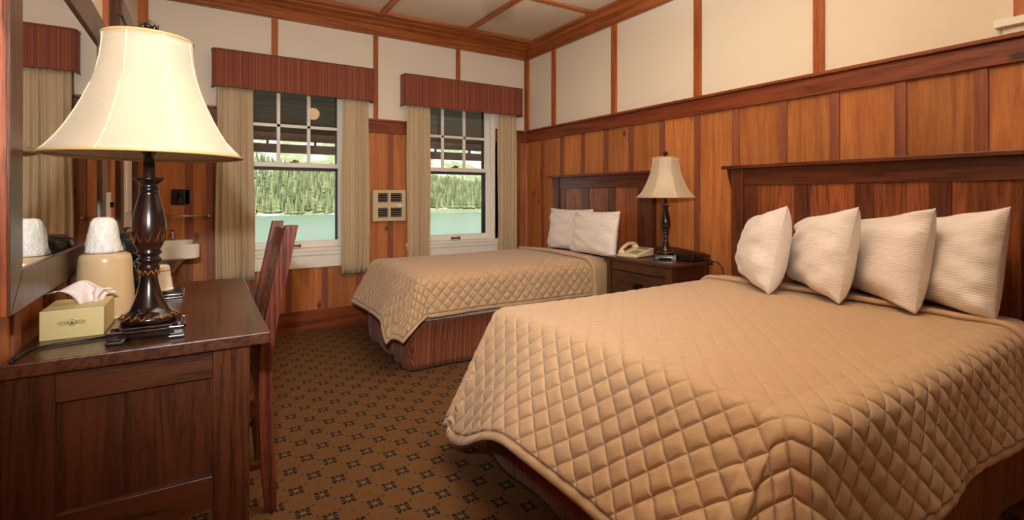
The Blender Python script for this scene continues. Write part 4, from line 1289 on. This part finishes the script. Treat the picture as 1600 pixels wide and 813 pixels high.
    for i in range(nb2 + 1):
        s = -Ls0 + (B + Ls0 + Ls1) * i / nb2
        ov = max(0, -s, s - B); sgn = -1 if s < 0 else 1
        if ov > 0:
            an = min(ov / rb, phs); hh = rb * math.sin(an) + max(0, ov - rb * phs) * math.cos(phs); vv_ = rb * (1 - math.cos(an)) + max(0, ov - rb * phs) * math.sin(phs)
            yb = (y0 if s < 0 else y1) + sgn * hh; zb = zt - vv_; nv_ = Vector((0, sgn * math.sin(an), math.cos(an)))
        else:
            yb = y0 + s; zb = zt + 0.012 * math.sin(s / B * PI); nv_ = Vector((0, 0, 1))
        wob = 0.006 * math.sin(s * 19 + seed) + 0.004 * math.sin(s * 43)
        for (px_, pz_) in prof:
            vs.append((xh - 0.005 + px_ + wob, yb + nv_.y * (pz_ + 0.006), zb + nv_.z * (pz_ + 0.006)))
    n_ = len(prof)
    mb = MB(); mb.add(vs, [(i * n_ + k, i * n_ + k + 1, (i + 1) * n_ + k + 1, (i + 1) * n_ + k) for i in range(nb2) for k in range(n_ - 1)])
    mb.build('turned_edge', M['quilt'], root, smooth=True)
    return root


make_bed('larger near bed with tan quilt and striped skirt, four pillows at its head', 1.10, 0.60, 2.06, 0.60, 2.06, 0.655)
make_quilt('bedspread', 'tan diamond quilted bedspread on the near bed', 2.72, 1.215, 0.675, 2.0, 0.672, 0.49, 0.40, 0.53, R(54), R(80), 2, seam=0.045, fold=0.0, Rc=0.64, low=1.0)
make_bed('smaller far bed with tan quilt and striped skirt beside the windows', 1.17, 3.22, 4.25, 3.15, 4.24, 0.645)
make_quilt('bedspread', 'tan diamond quilted bedspread on the far bed', 2.72, 1.27, 3.20, 4.19, 0.662, 0.42, 0.32, 0.36, R(62), R(84), 5, cellsz=0.056, Rc=0.46, fold=0.3, lown=0.8)

# ------------------------------------------------------------------ pillows


def pillow_mesh(w, h, T, seed, sq=0.06, tap=0.12):
    rs = np.random.RandomState(seed); n = 44
    u = np.linspace(-1, 1, n); U, V = np.meshgrid(u, u, indexing='ij')
    prof = np.clip((1 - np.abs(U) ** 2.8), 0, 1) ** 0.45 * np.clip((1 - np.abs(V) ** 2.8), 0, 1) ** 0.45
    X = w / 2 * U * (1 - sq * (1 - V ** 2) * np.abs(U)); Z = h / 2 * V * (1 - sq * (1 - U ** 2) * np.abs(V)) * (1 + tap * U)
    wr = 0
    for _ in range(9):
        kx, kz, p = rs.uniform(-9, 9), rs.uniform(4, 16), rs.uniform(0, 6); wr = wr + np.sin(U * kx + V * kz + p)
    edgef = np.clip(1 - prof, 0, 1)
    Yf = -(T / 2 * prof * (1 + 0.12 * (-V)) + 0.0030 * wr * (0.3 + edgef) * (prof > 0.02)); Yb = T / 2 * prof * (1 + 0.12 * (-V)) + 0.002
    Zs = Z + h / 2
    vf = np.stack([X, Yf, Zs], -1).reshape(-1, 3); vb = np.stack([X, Yb, Zs], -1).reshape(-1, 3)
    idx = np.arange(n * n).reshape(n, n)
    q = np.stack([idx[:-1, :-1], idx[1:, :-1], idx[1:, 1:], idx[:-1, 1:]], -1).reshape(-1, 4)
    q2 = (q + n * n)[:, ::-1]
    me = bpy.data.meshes.new('pillow'); 
    faces = q.tolist() + q2.tolist()
    border = [idx[i, 0] for i in range(n)] + [idx[-1, j] for j in range(1, n)] + [idx[i, -1] for i in range(n - 2, -1, -1)] + [idx[0, j] for j in range(n - 2, 0, -1)]
    m = len(border)
    faces += [(int(border[k]), int(border[k]) + n * n, int(border[(k + 1) % m]) + n * n, int(border[(k + 1) % m])) for k in range(m)]
    me.from_pydata(np.concatenate([vf, vb]).tolist(), [], faces)
    bm = bmesh.new(); bm.from_mesh(me); bmesh.ops.recalc_face_normals(bm, faces=bm.faces); bm.to_mesh(me); bm.free()
    me.polygons.foreach_set('use_smooth', [True] * len(me.polygons)); me.materials.append(M['pillow']); me.update()
    return me


def place_pillow(pL, pR, z, w, h, T, lean, seed, label, group, roll=0.0, sq=0.06, tap=0.12):
    """pL, pR: floor-plan ends of the bottom edge, left to right as seen from the foot of the bed"""
    me = pillow_mesh(w, h, T, seed, sq, tap)
    o = bpy.data.objects.new('pillow', me); COL.objects.link(o)
    d = Vector((pR[0] - pL[0], pR[1] - pL[1], 0)).normalized()
    nrm = Vector((0, 0, 1)).cross(d)           # local +Y (away from the foot)
    rot = Matrix((d, nrm, Vector((0, 0, 1)))).transposed().to_4x4()
    o.matrix_world = Matrix.Translation(((pL[0] + pR[0]) / 2, (pL[1] + pR[1]) / 2, z)) @ rot @ Matrix.Rotation(-lean, 4, 'X') @ Matrix.Rotation(roll, 4, 'Y')
    tag(o, label, 'pillow', group)
    return o


G4 = 'pillows on the near bed'
place_pillow((2.89, 1.90), (2.49, 1.50), 0.697, 0.58, 0.42, 0.21, R(12), 1, 'white pillow nearest the nightstand on the near bed', G4, R(-3))
place_pillow((2.93, 1.62), (2.55, 1.19), 0.697, 0.58, 0.42, 0.20, R(12), 2, 'second white pillow from the nightstand on the near bed', G4, R(-3))
place_pillow((2.95, 1.33), (2.62, 0.92), 0.697, 0.54, 0.42, 0.19, R(12), 3, 'third white pillow from the nightstand on the near bed', G4, R(-3))
place_pillow((2.94, 1.11), (2.72, 0.70), 0.697, 0.50, 0.43, 0.20, R(12), 4, 'white pillow farthest from the nightstand on the near bed', G4, R(-3))
G2 = 'pillows on the far bed'
place_pillow((2.93, 4.05), (2.95, 3.44), 0.68, 0.62, 0.40, 0.12, R(6), 5, 'white pillow leaning behind the front one on the far bed', G2, sq=0.07, tap=0)
place_pillow((2.86, 3.59), (2.82, 2.98), 0.686, 0.62, 0.39, 0.14, R(8), 6, 'white pillow in front on the far bed, beside the nightstand', G2, sq=0.07, tap=0)

# ------------------------------------------------------------------ nightstand and things on it
nx0, nx1, ny0, ny1, NZ = 2.645, 3.036, 2.255, 2.885, 0.738
r_ = thing('nightstand', 'dark oak nightstand with drawer between the two beds', 'nightstand', ((nx0 + nx1) / 2, (ny0 + ny1) / 2, 0))
MB().box(nx0 - 0.015, nx1, ny0 - 0.015, ny1 + 0.015, NZ - 0.024, NZ).build('top', M['dark_y'], r_, bevel=0.004)
for x in (nx0, nx1 - 0.05):
    for y in (ny0, ny1 - 0.05):
        MB().box(x, x + 0.05, y, y + 0.05, 0, NZ - 0.024, rnd()).build('leg', M['dark_z'], r_, bevel=0.003)
for y in (ny0 + 0.015, ny1 - 0.035):
    MB().box(nx0 + 0.05, nx1 - 0.05, y, y + 0.015, 0.12, NZ - 0.11).build('side_panel', M['desk_panel'], r_)
    MB().box(nx0 + 0.05, nx1 - 0.05, y - 0.006, y + 0.02, NZ - 0.11, NZ - 0.024).build('side_rail', M['dark_x'], r_, bevel=0.002)
MB().box(nx1 - 0.03, nx1 - 0.015, ny0 + 0.05, ny1 - 0.05, 0.12, NZ - 0.024).build('back_panel', M['desk_panel'], r_)
MB().box(nx0 + 0.006, nx0 + 0.03, ny0 + 0.05, ny1 - 0.05, NZ - 0.095, NZ - 0.024).build('front_rail', M['dark_y'], r_, bevel=0.002)
for za, zb in ((NZ - 0.30, NZ - 0.10), (NZ - 0.52, NZ - 0.32)):
    dr = MB().box(nx0 + 0.002, nx0 + 0.3, ny0 + 0.055, ny1 - 0.055, za, zb, rnd()).build('drawer', M['dark_y'], r_, bevel=0.004)
    zc = (za + zb) / 2 + 0.01; yc = (ny0 + ny1) / 2 - 0.01
    mb = MB(); mb.prism([(yc - 0.04, zc - 0.012), (yc - 0.032, zc - 0.022), (yc + 0.032, zc - 0.022), (yc + 0.04, zc - 0.012), (yc + 0.04, zc + 0.012), (yc + 0.03, zc + 0.022), (yc - 0.03, zc + 0.022), (yc - 0.04, zc + 0.012)], 'x', nx0 - 0.003, nx0 + 0.002)
    mb.tube([(nx0 - 0.002, yc - 0.028, zc + 0.008), (nx0 - 0.018, yc - 0.026, zc - 0.004), (nx0 - 0.022, yc, zc - 0.012), (nx0 - 0.018, yc + 0.026, zc - 0.004), (nx0 - 0.002, yc + 0.028, zc + 0.008)], 0.0045, 8)
    mb.build('handle', M['black_metal'], dr, smooth='auto')
MB().box(nx0 + 0.01, nx1 - 0.02, ny0 + 0.03, ny1 - 0.03, 0.12, 0.14).build('shelf', M['dark_y'], r_)
pts = [(ny0 - 0.01, NZ), (ny0 - 0.01, NZ + 0.045), (ny0 + 0.02, NZ + 0.052)]
for k in range(17):
    f = k / 16; pts.append((ny0 + 0.03 + (ny1 - ny0 - 0.06) * f, NZ + 0.056 + 0.018 * math.sin(PI * f) ** 2))
pts += [(ny1 - 0.02, NZ + 0.052), (ny1 + 0.01, NZ + 0.045), (ny1 + 0.01, NZ)]
mb = MB(); mb.prism(pts, 'x', nx1 - 0.022, nx1); mb.build('backsplash', M['dark_y'], r_, bevel=0.002)

# telephone
pc = Vector((2.80, 2.735, NZ))
r_ = thing('telephone', 'cream desk telephone on the nightstand beside the lamp', 'telephone', tuple(pc))
r_.rotation_euler = (0, 0, 0)
mb = MB()
# wedge body: back (towards +x) higher; rotated a little about z
ca_, sa_ = math.cos(R(12)), math.sin(R(12))
def L(x, y, z): return (pc.x + x * ca_ - y * sa_, pc.y + x * sa_ + y * ca_, pc.z + z)
def wedge(m_, x0, x1, y0, y1, z0, zf, zb):
    m_.add([L(x0, y0, z0), L(x1, y0, z0), L(x1, y1, z0), L(x0, y1, z0), L(x0, y0, zf), L(x1, y0, zb), L(x1, y1, zb), L(x0, y1, zf)],
           [(0, 3, 2, 1), (4, 5, 6, 7), (0, 1, 5, 4), (1, 2, 6, 5), (2, 3, 7, 6), (3, 0, 4, 7)])
wedge(mb, -0.115, 0.115, -0.09, 0.09, 0.004, 0.022, 0.062); mb.build('phone_body', M['phone'], r_, bevel=0.006)
mb = MB()
for sx in (-0.09, 0.09):
    for sy in (-0.07, 0.07):
        p = L(sx, sy, 0); mb.lathe([(0.008, 0), (0.008, 0.005)], p, 10); mb.build('foot', M['phone_dark'], r_); mb = MB()
mb = MB()
for i in range(4):
    for j in range(3):
        x = -0.075 + i * 0.024; y = -0.055 + j * 0.026; zz = 0.022 + 0.04 * (x + 0.115) / 0.23 + 0.002
        wedge(mb, x - 0.008, x + 0.008, y - 0.009, y + 0.009, zz - 0.002, zz + 0.001, zz + 0.003)
mb.build('keypad', M['phone_dark'], r_)
mb = MB(); wedge(mb, 0.04, 0.095, -0.07, 0.02, 0.045, 0.052, 0.062); mb.build('display_panel', M['phone_dark'], r_)
mb = MB()
pts = []; rad = []
for k in range(13):
    f = k / 12; x = -0.11 + 0.22 * f; zz = 0.045 + 0.035 * f + 0.028 * math.sin(PI * f); pts.append(L(x, 0.060, zz)); rad.append(0.0125)
mb.tube(pts, rad, 12)
for f, sx in ((0.0, -0.092), (1.0, 0.092)):
    zz = 0.020 + 0.04 * (sx + 0.115) / 0.23 + 0.008
    p = L(sx, 0.060, zz); m0 = len(mb.v); mb.ball(p, 0.028, 0.028, 0.020)
hs = mb.build('handset', M['phone'], r_, smooth=True)
# coiled cord of the phone
pts = []
for k in range(90):
    f = k / 89; a = k * 0.9; base = Vector(L(-0.115 - 0.03 * math.sin(f * PI), 0.06 - 0.15 * f, 0.010)); pts.append(base + Vector((0.004 * math.cos(a), 0, 0.004 * math.sin(a))))
mb = MB(); mb.tube(pts, 0.0018, 5); mb.build('coiled_cord', M['phone'], r_, smooth=True)

# alarm clock
r_ = thing('alarm_clock', 'low black alarm clock at the near end of the nightstand', 'clock', (2.93, 2.335, NZ))
mb = MB(); mb.prism([(2.87, NZ + 0.002), (2.985, NZ + 0.002), (2.985, NZ + 0.042), (2.885, NZ + 0.042), (2.87, NZ + 0.030)], 'y', 2.262, 2.405); mb.build('clock_case', M['black_plastic'], r_, bevel=0.004)
mb = MB(); mb.box(2.867, 2.871, 2.285, 2.385, NZ + 0.010, NZ + 0.027); mb.build('clock_face', M['carafe'], r_)
mb = MB()
for k in range(4):
    mb.box(2.91 + 0.0, 2.925, 2.285 + k * 0.026, 2.302 + k * 0.026, NZ + 0.042, NZ + 0.045)
mb.build('button', M['black_metal'], r_)
mb = MB(); mb.tube([(3.0, 2.262, NZ + 0.008), (3.02, 2.235, NZ + 0.006), (3.072, 2.21, NZ - 0.01), (3.086, 2.185, NZ - 0.05), (3.088, 2.17, NZ - 0.13), (3.088, 2.17, 0.20), (3.086, 2.2, 0.03)], 0.0035, 8)
mb.box(3.0, 3.03, 2.222, 2.238, NZ - 0.02, NZ - 0.004)
mb.build('power_cord', M['cord'], r_, smooth=True)

# ------------------------------------------------------------------ ceiling globe light
gc = (1.30, 2.28, 2.335)
r_ = thing('ceiling_light', 'round globe light hanging from the ceiling', 'ceiling light', (gc[0], gc[1], ZC))
MB().ball(gc, 0.082, n=32, m=20).build('globe', M['globe'], r_, smooth=True)
mb = MB(); mb.tube([(gc[0], gc[1], gc[2] + 0.07), (gc[0], gc[1], ZC)], 0.007, 10); mb.build('rod', M['bronze'], r_, smooth=True)
mb = MB(); mb.lathe([(0.055, 0.0), (0.055, -0.01), (0.03, -0.03), (0.01, -0.035)], (gc[0], gc[1], ZC), 24); mb.lathe([(0.04, 0.070), (0.036, 0.088), (0.01, 0.098)], gc, 24); mb.build('canopy', M['bronze'], r_, smooth='auto')
